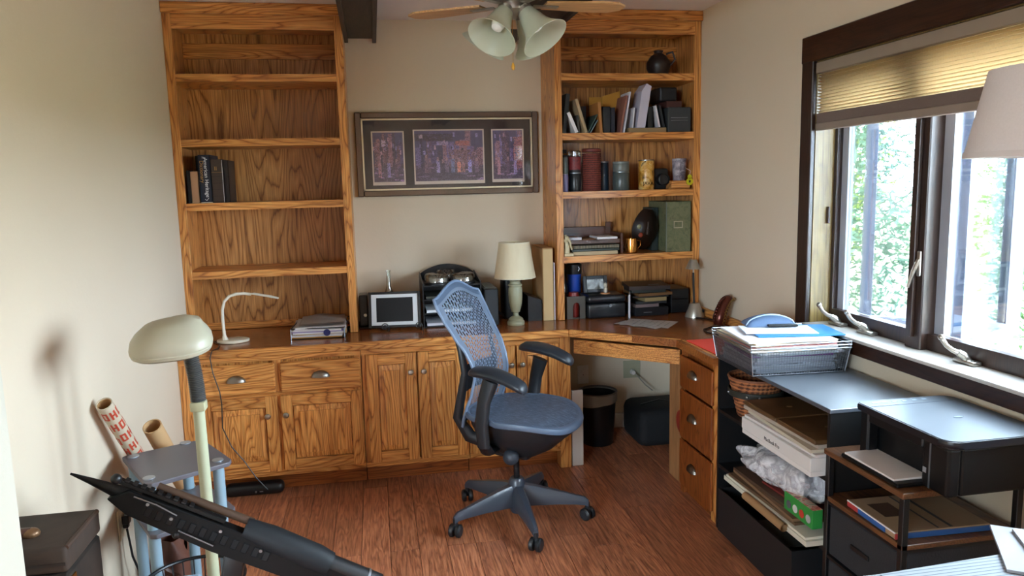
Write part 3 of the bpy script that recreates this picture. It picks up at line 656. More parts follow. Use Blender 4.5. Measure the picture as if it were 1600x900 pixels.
for k, (zz, mt) in enumerate(((.0098, 'paper2'), (.0825, 'paper'), (.1575, plain('3A3A30', .6)))):
    solo('paper_pad', B().box(X0 + .02, X1 - .03 - .02 * k, -.31, -.08, HC + zz - .0012, HC + zz + .012), mt, ['pale papers in the bottom tier of black letter tray', 'white papers in the middle tier of black letter tray', 'dark green booklet in the upper tier of letter tray'][k], 'papers')
def cake_box(c, r, h, label, tone):
    t = thing('disc_spindle', label, 'disc case', c, 0, 'disc spindles on the letter tray')
    x, y, z = c
    part('base', B().lathe([(r, 0), (r, .008), (r - .004, .012)], c, 28), 'black', t, True)
    part('disc_stack', B().lathe([(r - .009, .0125), (r - .009, h * .62)], c, 28), plain(tone, .25, .6), t, True)
    part('cover', B().lathe([(r - .001, .0125), (r - .003, h - .008), (r - .009, h), (.012, h), (.010, h - .004), (.001, h - .004)], c, 28, caps=False), 'clearplastic', t, True)
cake_box((1.290, -.250, HC + .2315), .069, .056, 'clear lidded disc spindle at left front of letter tray top', 'A79F93')
cake_box((1.434, -.248, HC + .2315), .069, .054, 'clear lidded disc spindle at right front of letter tray top', '8C877C')
cake_box((1.352, -.112, HC + .2315), .056, .062, 'clear disc spindle behind the two front ones', '9A9184')
tw = thing('black_speaker', 'black upright box speaker between letter tray and table lamp', 'speaker', (1.575, -.25, HC))
part('body', B().box(1.535, 1.612, -.37, -.09, HC + .001, HC + .205, .004), 'black', tw); part('top_plate', B().box(1.545, 1.598, -.33, -.16, HC + .205, HC + .208), plain('4B5248', .5), tw); part('front_grille', B().box(1.541, 1.606, -.373, -.37, HC + .03, HC + .198), plain('23272B', .5), tw)
# table lamp
tl = thing('table_lamp', 'small table lamp with cream shade and pale green turned base', 'lamp', (1.705, -.375, HC))
c = (1.705, -.375, HC + .001)
pg = plain('9C9A7E', .45, var=.1)
part('base', B().lathe([(.046, 0), (.048, .01), (.046, .02), (.040, .026), (.040, .034), (.030, .042), (.016, .050)], c, 28), pg, tl, True)
part('column', B().lathe([(.018, .050), (.015, .06), (.015, .068), (.024, .072), (.024, .078), (.028, .088), (.036, .125), (.0385, .17), (.038, .20), (.033, .212), (.039, .216), (.039, .222), (.030, .228), (.028, .238), (.031, .244), (.015, .252), (.011, .30), (.006, .31)], c, 28), pg, tl, True)
def shade_mat():
    m, t, b = nt('shade_fabric'); b.inputs['Roughness'].default_value = .85
    n = noise(t, coords(t, (60, 60, 3), 0), 1, 3); t.links.new(mixc(t, n.outputs[0], 'DCCDAB', 'ECDFC0'), b.inputs['Base Color'])
    tl_ = t.nodes.new('ShaderNodeBsdfTranslucent'); tl_.inputs[0].default_value = (*lin('E8D7AE'), 1); mx = t.nodes.new('ShaderNodeMixShader'); mx.inputs[0].default_value = .25
    o = t.nodes['Material Output']; t.links.new(b.outputs[0], mx.inputs[1]); t.links.new(tl_.outputs[0], mx.inputs[2]); t.links.new(mx.outputs[0], o.inputs[0]); return m
M['shade'] = shade_mat()
part('lamp_shade', B().lathe([(.113, .262), (.083, .452), (.081, .451), (.111, .263)], c, 40, caps=False), 'shade', tl, True)
part('shade_trim', B().lathe([(.1138, .260), (.1138, .266), (.1125, .266), (.1125, .260)], c, 40, caps=False), 'cream', tl, True)
part('shade_trim', B().lathe([(.0836, .448), (.0836, .454), (.082, .454), (.082, .448)], c, 40, caps=False), 'cream', tl, True)
part('harp', B().tube([(1.705, -.375, HC + .30), (1.705, -.335, HC + .36), (1.705, -.345, HC + .44), (1.705, -.375, HC + .45), (1.705, -.405, HC + .44), (1.705, -.415, HC + .36), (1.705, -.375, HC + .30)], .002, 6), 'brass', tl, True)
s3 = thing('speaker', 'rounded black speaker hidden behind the table lamp', 'speaker', (1.72, -.18, HC))
part('body', B().box(1.668, 1.775, -.22, -.08, HC + .001, HC + .262, .02, sg=3), 'black', s3, True); part('cone', B().lathe([(.036, 0), (.034, .003), (.012, -.008)], n=20, mat=Matrix.Translation((1.72, -.2185, HC + .09)) @ Matrix.Rotation(R(90), 4, 'X')), 'blackm', s3, True)
rb = thing('black_box', 'low black sloping box between the table lamp and cardboard carton', 'box', (1.82, -.2, HC))
part('body', B().prism([(1.79, HC + .001), (1.868, HC + .001), (1.868, HC + .118), (1.79, HC + .145)], .10, .30, mat=Matrix(((1, 0, 0, 0), (0, 0, -1, 0), (0, 1, 0, 0), (0, 0, 0, 1)))), 'black', rb)
for k, lab in enumerate(('highest black cable behind the table lamp', 'middle black cable sagging behind table lamp', 'lowest black cable lying on worktop behind table lamp')): 
    solo('cable', B().tube([(1.613, -.14 - .03 * k, HC + .09 - .012 * k), (1.64, -.17 - .02 * k, HC + .05 - .006 * k), (1.662, -.235, HC + .03 - .004 * k)] if k < 3 else [(1.613, -.22 - .02 * k, HC + .02), (1.64, -.26, HC + .012), (1.66, -.25 - .02 * k, HC + .006)], .0028, 6), 'black', lab, 'cable', group='black cables behind the table lamp', smooth=True)
cb = thing('cardboard_carton', 'tall flat cardboard carton with a pale front edge, beside right bookcase', 'box', (1.905, -.17, HC))
part('side_panel', B().box(1.876, 1.8785, -.305, -.02, HC + .001, 1.168), 'kraft', cb); part('side_panel', B().box(1.9325, 1.935, -.305, -.02, HC + .001, 1.160), 'kraft', cb)
part('front_panel', B().box(1.8785, 1.9325, -.309, -.305, HC + .001, 1.163), 'ltkraft', cb); part('top_flap', B().box(1.876, 1.935, -.305, -.02, 1.164, 1.168), 'kraft', cb)
solo('white_card', B().box(1.939, 1.944, -.31, -.06, HC + .001, HC + .325, .001), 'paper', 'thin white card squeezed between carton and right bookcase', 'card')

# ---------------------------------------------------------------- right bookcase, shelf two: books and envelopes
zt = ZR[0] + .0005
dv = thing('dark_vase', 'dark round vase on the top shelf of the crowded bookcase', 'vase', (2.60, -.18, zt))
part('body', B().lathe([(.03, 0), (.05, .01), (.068, .05), (.068, .08), (.045, .115), (.022, .13), (.028, .145), (.02, .145), (.015, .13)], (2.60, -.18, zt), 24), plain('2A201C', .4), dv, True); part('handle', B().tube([(2.63, -.22, zt + .12), (2.66, -.24, zt + .13), (2.675, -.24, zt + .09), (2.655, -.225, zt + .06)], .006, 8), plain('2A201C', .4), dv, True)
z = ZR[1] + .0005
blk = plain('0F1012', .5); grp = 'books and folders on the second shelf'
def lean_sheet(name, label, cat, xb, xt, w, y0, y1, h, mt, zz=z, group=grp):
    a = math.atan2(xt - xb, h); m = rot((xb, 0, zz + .001 + w * .5 * abs(math.sin(a))), a, 'Y')
    return solo(name, B().box(-w / 2, w / 2, y0, y1, 0, h / math.cos(a), .0008, mat=m), mt, label, cat, group=group)
book('book', 'tall black book at the left end of the crowded second shelf', 'book', 2.000, 2.022, -.30, -.10, z, z + .212, blk, grp, R(7))
book('book', 'black hardback just right of the tall leaning black book', 'book', 2.040, 2.062, -.13, -.03, z, z + .15, plain('17181C', .5), grp, R(0))
lean_sheet('white_booklet', 'curved white booklet leaning low in front of black hardbacks', 'booklet', 2.082, 2.035, .018, -.305, -.14, .108, 'paper')
book('book', 'dark charcoal book behind the white booklet', 'book', 2.066, 2.090, -.13, -.03, z, z + .158, plain('24252A', .5), grp, R(-2))
book('book', 'grey-brown paperback beside the cream leaning book', 'book', 2.096, 2.108, -.28, -.10, z, z + .10, plain('4B4540', .6), grp, R(-4))
book('book', 'slim cream book leaning left against dark books', 'book', 2.128, 2.146, -.30, -.12, z, z + .19, plain('B49B77', .6), grp, R(-17))
book('book', 'navy book between the cream book and a green folder', 'book', 2.125, 2.165, -.20, -.04, z, z + .155, plain('15192A', .5), grp)
lean_sheet('folder', 'thin green folder leaning right between cream and orange spines', 'folder', 2.150, 2.205, .006, -.29, -.10, .10, plain('2F453F', .6))
lean_sheet('folder', 'thin pale blue folder leaning right beside the green one', 'folder', 2.165, 2.212, .004, -.28, -.10, .075, plain('8A9AA0', .6))
book('book', 'book with an orange spine standing on the second shelf', 'book', 2.214, 2.232, -.30, -.12, z, z + .166, plain('B0743A', .6), grp, R(-4))
book('book', 'black binder left of the manila envelopes', 'book', 2.240, 2.285, -.27, -.08, z, z + .145, plain('16171C', .5), grp)
book('book', 'dark blue binder below the manila envelope', 'book', 2.288, 2.312, -.27, -.08, z, z + .14, plain('171B2A', .5), grp)
solo('manila_envelope', B().box(2.22, 2.30, -.075, -.070, z, z + .218, .0005), 'manila', 'short manila envelope standing behind the orange spined book', 'envelope', group=grp)
solo('manila_envelope', B().prism([(2.28, z), (2.37, z), (2.385, z + .245), (2.28, z + .215)], .135, .141, mat=Matrix(((1, 0, 0, 0), (0, 0, -1, 0), (0, 1, 0, 0), (0, 0, 0, 1)))), 'manila', 'tall manila envelope with a slanted top edge', 'envelope', group=grp)
lean_sheet('papers', 'red edged papers leaning beside the tall manila envelope', 'papers', 2.335, 2.372, .012, -.30, -.15, .20, plain('8C5A4C', .7))
lean_sheet('papers', 'curling white papers leaning beside the red edged ones', 'papers', 2.352, 2.39, .008, -.305, -.15, .22, 'paper2')
book('book', 'short black binder behind the flat tan box', 'book', 2.394, 2.432, -.14, -.03, z, z + .20, plain('1E1F22', .5), grp)
fb = solo('flat_box', B().box(2.378, 2.598, -.31, -.15, z, z + .026, .002), plain('8A7350', .7), 'flat tan box lying under the white papers on second shelf', 'box')
zz = z + .027
lean_sheet('papers', 'pale grey papers standing on the flat tan box', 'papers', 2.408, 2.418, .008, -.29, -.16, .11, 'paper2', zz)
solo('paper_sheaf', B().prism([(2.430, zz), (2.478, zz), (2.515, zz + .225), (2.488, zz + .24), (2.46, zz + .2)], .17, .295, mat=Matrix(((1, 0, 0, 0), (0, 0, -1, 0), (0, 1, 0, 0), (0, 0, 0, 1)))), plain('BFB9C6', .7), 'tall sheaf of white papers fanned on the flat tan box', 'papers', group=grp)
book('book', 'black book right of the white paper sheaf', 'book', 2.50, 2.53, -.28, -.17, zz, zz + .115, blk, grp)
lean_sheet('card', 'white card leaning among black books near the dark grey case', 'card', 2.562, 2.538, .010, -.30, -.17, .118, 'paper2', zz)
lean_sheet('folder', 'black folder leaning against the dark grey case', 'folder', 2.592, 2.566, .012, -.29, -.17, .12, plain('26282A', .5), zz)
gx = thing('grey_case', 'dark grey storage case with a silver line, right end of second shelf', 'box', (2.69, -.2, z))
part('body', B().box(2.612, 2.748, -.30, -.06, z, z + .138, .004), plain('34383A', .45), gx); part('label_line', B().box(2.628, 2.728, -.3015, -.30, z + .078, z + .082), 'steel', gx); part('label_line', B().box(2.628, 2.728, -.3015, -.30, z + .064, z + .066), 'steel', gx)
solo('red_box', B().box(2.618, 2.71, -.26, -.10, z + .1385, z + .175, .002), plain('4A2620', .6), 'low dark red box lying on the dark grey case', 'box')
solo('small_case', B().box(2.585, 2.69, -.24, -.08, z + .1755, z + .255, .010, sg=2), plain('141518', .5), 'small black case topmost on the dark grey storage case', 'case')

# shelf three: jars and tins
z = ZR[2] + .0005
def jar(name, label, cat, x, y, r, h, body, lid=None, lh=.015, band=None, z_=None, grp_='jars and tins on the third shelf', n=28):
    zz = z if z_ is None else z_
    t = thing(name, label, cat, (x, y, zz), 0, grp_)
    part('body', B().lathe([(r * .96, 0), (r, .004), (r, h - lh - .002), (r * .97, h - lh)], (x, y, zz), n), body, t, True)
    if lid: part('lid', B().lathe([(r * .98, h - lh), (r * 1.02, h - lh + .001), (r * 1.02, h - .002), (r * .95, h)], (x, y, zz), n), lid, t, True)
    if band: part('label', B().lathe([(r + .0006, h * band[0]), (r + .0006, h * band[1])], (x, y, zz), n), band[2], t, True)
    return t
jar('tin', 'pale purple tin, lowest of the two at shelf left end', 'tin', 2.018, -.27, .021, .10, plain('6F6A90', .4), 'steel', .006)
jar('tin', 'silver and black tin stacked on the pale purple one', 'tin', 2.018, -.27, .022, .10, plain('5C6460', .3, .5), 'black', .012, z_=z + .1005)
jar('glass_jar', 'small clear jar behind stacked tins at shelf left end', 'jar', 2.03, -.16, .03, .235, 'clearplastic', 'black', .02)
jar('canister', 'black canister under the jar with a red label', 'canister', 2.082, -.25, .034, .105, plain('15181A', .3), 'steel', .006)
jar('canister', 'dark jar with red label stacked on a black canister', 'canister', 2.082, -.25, .034, .118, plain('1C1C20', .3), 'clearplastic', .03, (.12, .72, speckle('red_label', ['5E1F22', '7A2426', '3A1216'], 30)), z_=z + .1055)
def weave(name, cols, fx=40, fz=55):
    m, t, b = nt(name); c = coords(t, (1, 1, 1), 0); w = t.nodes.new('ShaderNodeTexWave'); w.bands_direction = 'Z'; w.inputs['Scale'].default_value = fz; w.inputs['Distortion'].default_value = 2.0; w.inputs['Detail Scale'].default_value = 6
    t.links.new(c.outputs[0], w.inputs[0]); w2 = t.nodes.new('ShaderNodeTexWave'); w2.bands_direction = 'X'; w2.inputs['Scale'].default_value = fx; t.links.new(c.outputs[0], w2.inputs[0])
    v = math_(t, 'MULTIPLY', w.outputs[1], w2.outputs[1]) if False else math_(t, 'ADD', math_(t, 'MULTIPLY', w.outputs['Fac'], .6), math_(t, 'MULTIPLY', w2.outputs['Fac'], .4))
    rp = ramp(t, [(.2, cols[0]), (.7, cols[1])]); t.links.new(v, rp.inputs[0]); t.links.new(rp.outputs[0], b.inputs['Base Color']); b.inputs['Roughness'].default_value = .7; bump(t, b, v, .6, .004); return m
wc = thing('woven_canister', 'tall red-brown woven canister on the third shelf', 'canister', (2.182, -.24, z))
cprof = [(.050, 0)]
for k in range(17): cprof += [(.0535, .004 + k * .0125), (.0515, .010 + k * .0125)]
part('body', B().lathe(cprof, (2.182, -.24, z), 36), weave('red_weave', ['3E1712', '7E3526'], 60, 26), wc, True); part('lid', B().lathe([(.0545, .216), (.0545, .232), (.045, .236)], (2.182, -.24, z), 36), plain('6B2A20', .6), wc, True)
jar('tin', 'dark blue tin half hidden behind the grey canister', 'tin', 2.268, -.17, .036, .165, plain('1E2C3A', .3), 'steel', .008)
jar('canister', 'ribbed grey-green canister, taller half of a stacked pair', 'canister', 2.352, -.25, .047, .105, plain('4A5250', .3), 'steel', .006)
jar('canister', 'grey-green canister with a pale lid stacked on its twin', 'canister', 2.352, -.25, .046, .055, plain('6A6F6A', .35), plain('7E827C', .4), .012, z_=z + .1055)
yt = jar('tin', 'yellow and black printed tin in the middle of third shelf', 'tin', 2.502, -.25, .044, .168, speckle('yellow_tin', ['1A140C', '9A6A1C', 'C8923A', 'D9B878', '241A10'], 22, .35, 5), 'steel', .006)
text_part('lettering', 'JAVA', .028, 'blackgl', yt, plane_mat((2.497, -.2955, z + .035), (1, 0, 0), (0, 0, 1)))
cmr = thing('film_camera', 'dark camera lying beside the yellow tin', 'camera', (2.60, -.2, z))
part('body', B().box(2.555, 2.645, -.23, -.14, z, z + .118, .012, sg=2), blk, cmr, True); part('lens', B().lathe([(.034, 0), (.034, .045), (.028, .047), (.026, .040), (.002, .038)], n=24, mat=Matrix.Translation((2.60, -.23, z + .055)) @ Matrix.Rotation(R(90), 4, 'X')), 'black', cmr, True)
solo('wooden_box', B().box(2.63, 2.742, -.31, -.20, z, z + .046, .003), 'oak_h', 'small oak box under a patterned mug, right end of third shelf', 'box')
mg = thing('tall_mug', 'tall white patterned tumbler standing on the small oak box', 'mug', (2.705, -.24, z + .0465))
part('body', B().lathe([(.033, 0), (.036, .004), (.041, .125), (.038, .125), (.034, .008), (.001, .006)], (2.705, -.24, z + .0465), 28), speckle('mug_print', ['9A9096', 'B0A8AE', '5A5560', 'A99898'], 16, .35), mg, True)
tg = thing('yellow_tag', 'bright yellow duck shaped tag hanging at the right stile', 'tag', (2.733, -.318, z + .0))
part('tag_body', B().lathe([(.001, -.003), (.020, -.003), (.020, .003), (.001, .003)], n=20, mat=Matrix.Translation((2.733, -.3215, z + .040)) @ Matrix.Rotation(R(90), 4, 'X')), plain('B9B414', .5), tg, True); part('tag_body', B().lathe([(.001, -.003), (.012, -.003), (.012, .003), (.001, .003)], n=16, mat=Matrix.Translation((2.733, -.3215, z + .067)) @ Matrix.Rotation(R(90), 4, 'X')), plain('B9B414', .5), tg, True)
part('mark', B().box(2.728, 2.738, -.3255, -.3245, z + .034, z + .048), 'black', tg); part('loop', B().tube([(2.733, -.3215, z + .078), (2.741, -.315, z + .10), (2.725, -.27, z + .12)], .0012, 5), 'paper', tg)

# shelf four
z = ZR[3] + .0005
dkw = oak('dark_rack_wood', 'x', '6A3A22', '59301C', '33190E', .7)
lr = thing('letter_rack', 'dark wood letter rack of two tiers holding envelopes', 'rack', (2.17, -.2, z))
part('side_board', B().box(2.345, 2.36, -.26, -.06, z, z + .115, .002), dkw, lr); part('side_board', B().box(1.995, 2.01, -.26, -.06, z, z + .15, .002), dkw, lr)
part('tier_board', B().box(2.01, 2.345, -.24, -.06, z + .066, z + .078), dkw, lr); part('front_lip', B().box(2.01, 2.345, -.25, -.24, z + .058, z + .082, .002), dkw, lr); part('back_board', B().box(2.01, 2.345, -.06, -.05, z, z + .145, .002), dkw, lr); part('rear_post', B().box(2.315, 2.345, -.075, -.0605, z + .10, z + .17, .002), dkw, lr)
solo('envelope', B().box(2.03, 2.115, -.262, -.13, z + .083, z + .098, .001), 'paper2', 'white envelope on the rack upper tier beside the elephant', 'envelope')
solo('envelope_stack', B().box(2.205, 2.325, -.268, -.10, z + .083, z + .097, .003), 'paper', 'stack of white envelopes at right of rack upper tier', 'envelopes')
solo('brown_booklet', B().box(2.12, 2.2, -.262, -.1, z + .083, z + .088, .001), plain('6A4A30', .7), 'brown booklet between white envelopes on the rack', 'booklet')
sb = solo('cream_book', B().box(2.055, 2.315, -.30, -.12, z, z + .020, .002), plain('BCA884', .7), 'cream book lying flat under the rack', 'book')
solo('green_magazine', B().box(2.05, 2.325, -.295, -.12, z + .0205, z + .034, .002), plain('1E2A22', .35), 'dark green magazine lying on the cream book', 'magazine')
solo('striped_papers', B().box(2.06, 2.33, -.28, -.12, z + .0345, z + .052, .002), stripes('striped_edges', ['1B1A18', '8A7C66', '24302A', 'A79A80'], 'x', 60), 'dark striped papers topmost under the letter rack tier', 'papers')
el = thing('ivory_figurine', 'carved ivory-coloured elephant figurine at the left end of shelf', 'figurine', (2.03, -.3, z))
ivo = plain('C3B48E', .5, var=.15)
part('plinth', B().box(1.998, 2.052, -.326, -.268, z, z + .016, .002), ivo, el); 
part('body', B().tube([(2.016, -.30, z + .016), (2.018, -.30, z + .05), (2.012, -.30, z + .085), (2.008, -.30, z + .118)], [.019, .017, .013, .009], 12), ivo, el, True); part('head', B().sphere((2.014, -.308, z + .098), .015, 8, (1, 1, 1.1)), ivo, el, True)
part('trunk', B().tube([(2.022, -.318, z + .095), (2.032, -.32, z + .078), (2.036, -.318, z + .052), (2.042, -.318, z + .034)], [.008, .006, .005, .004], 8), ivo, el, True)
part('ear', B().sphere((2.006, -.313, z + .088), .011, 8, (.9, .25, 1.2)), ivo, el, True); part('ear', B().sphere((2.022, -.298, z + .09), .011, 8, (.9, .25, 1.2)), ivo, el, True)
cp = thing('brass_mug', 'shiny copper mug beside the letter rack', 'mug', (2.405, -.27, z))
part('body', B().lathe([(.030, 0), (.034, .004), (.036, .05), (.032, .083), (.030, .083), (.033, .05), (.03, .006), (.001, .005)], (2.405, -.27, z), 28), plain('C98A45', .18, 1), cp, True); part('handle', B().tube([(2.438, -.27, z + .07), (2.458, -.27, z + .068), (2.46, -.27, z + .04), (2.44, -.27, z + .02)], .004, 8), plain('8A5A2C', .25, 1), cp, True)
dm = thing('carved_mask', 'dark carved oval mask leaning beside the green marbled box', 'mask', (2.50, -.2, z))
m_ = Matrix.Translation((2.475, -.22, z + .012)) @ Matrix.Rotation(R(9), 4, 'Y') @ Matrix.Rotation(R(6), 4, 'X')
part('face', B().sheet(lambda u, v: m_ @ Vector(((u - .5) * .15 * math.sin(math.pi * min(.97, max(.05, v * .9 + .05))) ** .6, -.05 * math.cos((u - .5) * 2.6) * math.sin(math.pi * (v * .9 + .05)), .002 + v * .235)), 14, 16, .006), plain('2A1A12', .35, var=.2), dm, True)
part('nose', B().tube([m_ @ Vector((0, -.05, .17)), m_ @ Vector((0, -.068, .10)), m_ @ Vector((0, -.05, .09))], [.006, .012, .008], 8), plain('2A1A12', .35), dm, True)
part('cheek_ornament', B().lathe([(.014, 0), (.008, .006), (.001, .008)], n=10, mat=m_ @ Matrix.Translation((-.03, -.05, .09)) @ Matrix.Rotation(R(90), 4, 'X')), plain('8A3A24', .4), dm); part('eye_ornament', B().lathe([(.014, 0), (.008, .004), (.001, .006)], n=10, mat=m_ @ Matrix.Translation((-.045, -.043, .135)) @ Matrix.Rotation(R(90), 4, 'X')), plain('8D8A6A', .4), dm)
gb = thing('marbled_box', 'green marbled storage box with a metal label holder', 'box', (2.67, -.17, z))
gm = speckle('green_marble', ['3C4430', '5E6446', '6E6F50', '4A4E34'], 30, .6, 6)
part('body', B().box(2.60, 2.745, -.318, -.03, z, z + .285, .002), gm, gb); part('edge_strip', B().box(2.596, 2.60, -.319, -.31, z, z + .285), plain('6C7266', .6), gb)
for (a_, b_, c_, e_) in ((2.640, 2.645, .135, .175), (2.690, 2.695, .135, .175), (2.645, 2.69, .135, .140), (2.645, 2.69, .170, .175)): part('label_holder', B().box(a_, b_, -.3215, -.318, z + c_, z + e_), plain('B7B09A', .4, .7), gb)
solo('dark_box', B().box(2.555, 2.594, -.2, -.05, z, z + .25, .002), plain('1F2A26', .6), 'dark green box wedged between the mask and marbled box', 'box')

# worktop under the right bookcase
z = HC + .0008
bs = thing('bottle_holder', 'grey-brown box with arched opening holding bottles, under right bookcase', 'holder', (2.07, -.29, z))
hb = plain('4B443B', .6)
part('front', B().prism([(2.012, z), (2.045, z), (2.045, z + .07), (2.052, z + .088), (2.066, z + .094), (2.080, z + .088), (2.086, z + .07), (2.086, z), (2.118, z), (2.118, z + .128), (2.012, z + .128)], .306, .312, mat=Matrix(((1, 0, 0, 0), (0, 0, -1, 0), (0, 1, 0, 0), (0, 0, 0, 1)))), hb, bs)
part('side', B().box(2.012, 2.016, -.306, -.19, z, z + .128), hb, bs); part('side', B().box(2.114, 2.118, -.306, -.19, z, z + .128), hb, bs); part('rear', B().box(2.016, 2.114, -.194, -.19, z, z + .128), hb, bs); part('bottom', B().box(2.016, 2.114, -.306, -.194, z, z + .004), hb, bs)
solo('red_canister', B().lathe([(.03, 0), (.032, .01), (.032, .12), (.026, .14)], (2.066, -.25, z + .0045), 20), plain('7A2018', .4), 'red cylinder showing inside the arched bottle holder', 'canister', smooth=True)
bb = thing('water_bottle', 'bright blue bottle with a black cap behind the arched holder', 'bottle', (2.09, -.14, z))
part('body', B().lathe([(.038, 0), (.040, .006), (.040, .2), (.043, .235)], (2.102, -.13, z), 26), plain('1F48A8', .3), bb, True); part('cap', B().lathe([(.045, .235), (.046, .24), (.046, .29), (.036, .296)], (2.102, -.13, z), 26), 'black', bb, True); part('loop', B().tube([(2.117, -.175, z + .28), (2.122, -.18, z + .268), (2.115, -.18, z + .255)], .003, 6), 'steel', bb, True)
b3 = thing('dark_bottle', 'dark glass bottle beside the blue bottle', 'bottle', (2.03, -.15, z)); part('body', B().lathe([(.027, 0), (.028, .005), (.028, .17), (.012, .215), (.012, .255)], (2.028, -.165, z), 20), plain('16130F', .15), b3, True); part('stopper', B().lathe([(.014, .255), (.014, .27)], (2.028, -.165, z), 14), 'black', b3, True)
ch = thing('lock_box', 'black metal cash box with a round lock', 'box', (2.23, -.3, z))
part('body', B().box(2.125, 2.345, -.345, -.17, z, z + .085, .012, sg=3), plain('15181C', .3), ch, True); part('lid', B().box(2.122, 2.348, -.348, -.167, z + .087, z + .132, .018, sg=3), plain('15181C', .3), ch, True)
part('lock', B().lathe([(.0095, 0), (.0085, .004), (.001, .004)], n=16, mat=Matrix.Translation((2.255, -.345, z + .072)) @ Matrix.Rotation(R(90), 4, 'X')), 'steel', ch, True)
kb = thing('small_picture', 'small black framed picture standing on the cash box', 'picture', (2.2, -.24, z + .1325))
m_ = rot((2.205, -.23, z + .1325), R(-12), 'X')
for (a_, b_, c_, e_) in ((-.072, -.05, 0, .098), (.05, .072, 0, .098), (-.05, .05, 0, .02), (-.05, .05, .078, .098)): part('frame_rail', B().box(a_, b_, 0, .012, c_, e_, .002, mat=m_), 'black', kb)
part('photograph', B().box(-.05, .05, .005, .009, .02, .078, mat=m_), speckle('photo', ['14120E', '3C3424', '6C6A60', '1C1812'], 12, .2), kb)
ck = thing('cork_stopper', 'small white bottle figure on a cork disc, on the cash box', 'figurine', (2.245, -.30, z + .1325)); part('disc', B().lathe([(.028, 0), (.028, .006)], (2.245, -.285, z + .1325), 20), plain('A9744A', .7), ck, True); part('figure', B().lathe([(.010, .006), (.010, .03), (.007, .036), (.010, .044), (.010, .058), (.004, .062)], (2.245, -.285, z + .1325), 16), plain('B5AE9C', .4), ck, True)
solo('standing_papers', B().box(-.003, .003, -.09, .09, 0, .135, mat=rot((2.385, -.30, z), R(-20))).box(-.0015, .0015, -.09, .06, 0, .128, mat=rot((2.389, -.28, z), R(-22))), 'paper2', 'white papers standing between cash box and black trays', 'papers')
# stack of black trays and books
zz = z
for k, (x0_, x1_, y0_, h_, mt, lab, cat) in enumerate([(2.40, 2.60, -.35, .05, plain('15171B', .3), 'black flat device lowest under the stack of books', 'device'), (2.40, 2.54, -.34, .018, plain('6B5C5C', .6), 'grey-pink notebook above the black flat device', 'notebook'),
    (2.42, 2.60, -.33, .014, plain('1B1C1E', .5), 'black folder above the grey-pink notebook', 'folder'), (2.45, 2.585, -.34, .022, plain('8C7A52', .7), 'tan book in the middle of the dark stack', 'book'), (2.40, 2.61, -.33, .010, plain('141414', .5), 'thin black folder above the tan book', 'folder'),
    (2.41, 2.62, -.34, .016, plain('6B4A28', .6), 'brown book near the top of the dark stack', 'book'), (2.40, 2.60, -.32, .018, plain('1E2622', .5), 'dark green binder just below the topmost binder', 'binder'), (2.385, 2.62, -.35, .022, plain('2C211E', .45), 'dark brown binder with a metal clip, topmost of the stack', 'binder')]):
    if k == 0:
        t = thing('flat_device', lab, cat, ((x0_ + x1_) / 2, -.25, zz)); part('body', B().box(x0_, x1_, y0_, -.12, zz, zz + h_ - .0005, .004), mt, t); part('front_slot', B().box(x0_ + .05, x0_ + .10, y0_ - .001, y0_, zz + .02, zz + .024), 'steel', t)
    elif k == 7:
        t = thing('binder', lab, cat, ((x0_ + x1_) / 2, -.25, zz)); part('cover', sheetbox(B(), x0_, x1_, y0_, -.12, zz, zz + h_, R(-8)), mt, t); part('label_holder', B().box(2.50, 2.56, -.30, -.28, zz + h_, zz + h_ + .002), plain('5C5A5A', .4, .6), t)
    else: solo(cat, sheetbox(B(), x0_, x1_, y0_, -.13, zz, zz + h_ - .0005, R([0, 3, -4, 5, -3, 6, -5][k])), mt, lab, cat)
    zz += h_ + (.002 if k == 6 else 0)
bx = thing('router_box', 'black box right of the dark book stack, behind the slim lamp', 'box', (2.70, -.2, z)); part('body', B().box(2.635, 2.745, -.30, -.1, z, z + .14, .004), 'black', bx); part('upper_tray', B().box(2.64, 2.74, -.30, -.12, z + .0785, z + .083), 'blackm', bx)
# slim lamp with silver cone shade
sl = thing('slim_lamp', 'slim desk lamp with little silver cone shade at desk corner', 'lamp', (2.715, -.45, z))
c = (2.716, -.445, z)
sg_ = plain('A8A296', .35, .7)
part('base', B().lathe([(.054, 0), (.054, .004), (.028, .075), (.025, .078), (.004, .078)], c, 28), sg_, sl, True); part('stem', B().tube([(2.712, -.445, z + .077), (2.706, -.445, z + .25)], .0065, 10), 'black', sl, True); part('socket', B().tube([(2.706, -.445, z + .25), (2.705, -.445, z + .285)], .0045, 8), 'nickel', sl, True)
part('lamp_shade', B().lathe([(.042, .272), (.020, .322), (.002, .324), (.002, .322), (.018, .32), (.040, .272)], (2.704, -.445, z), 28, caps=False), sg_, sl, True); part('switch', B().box(2.752, 2.760, -.475, -.465, z + .026, z + .040), 'black', sl)
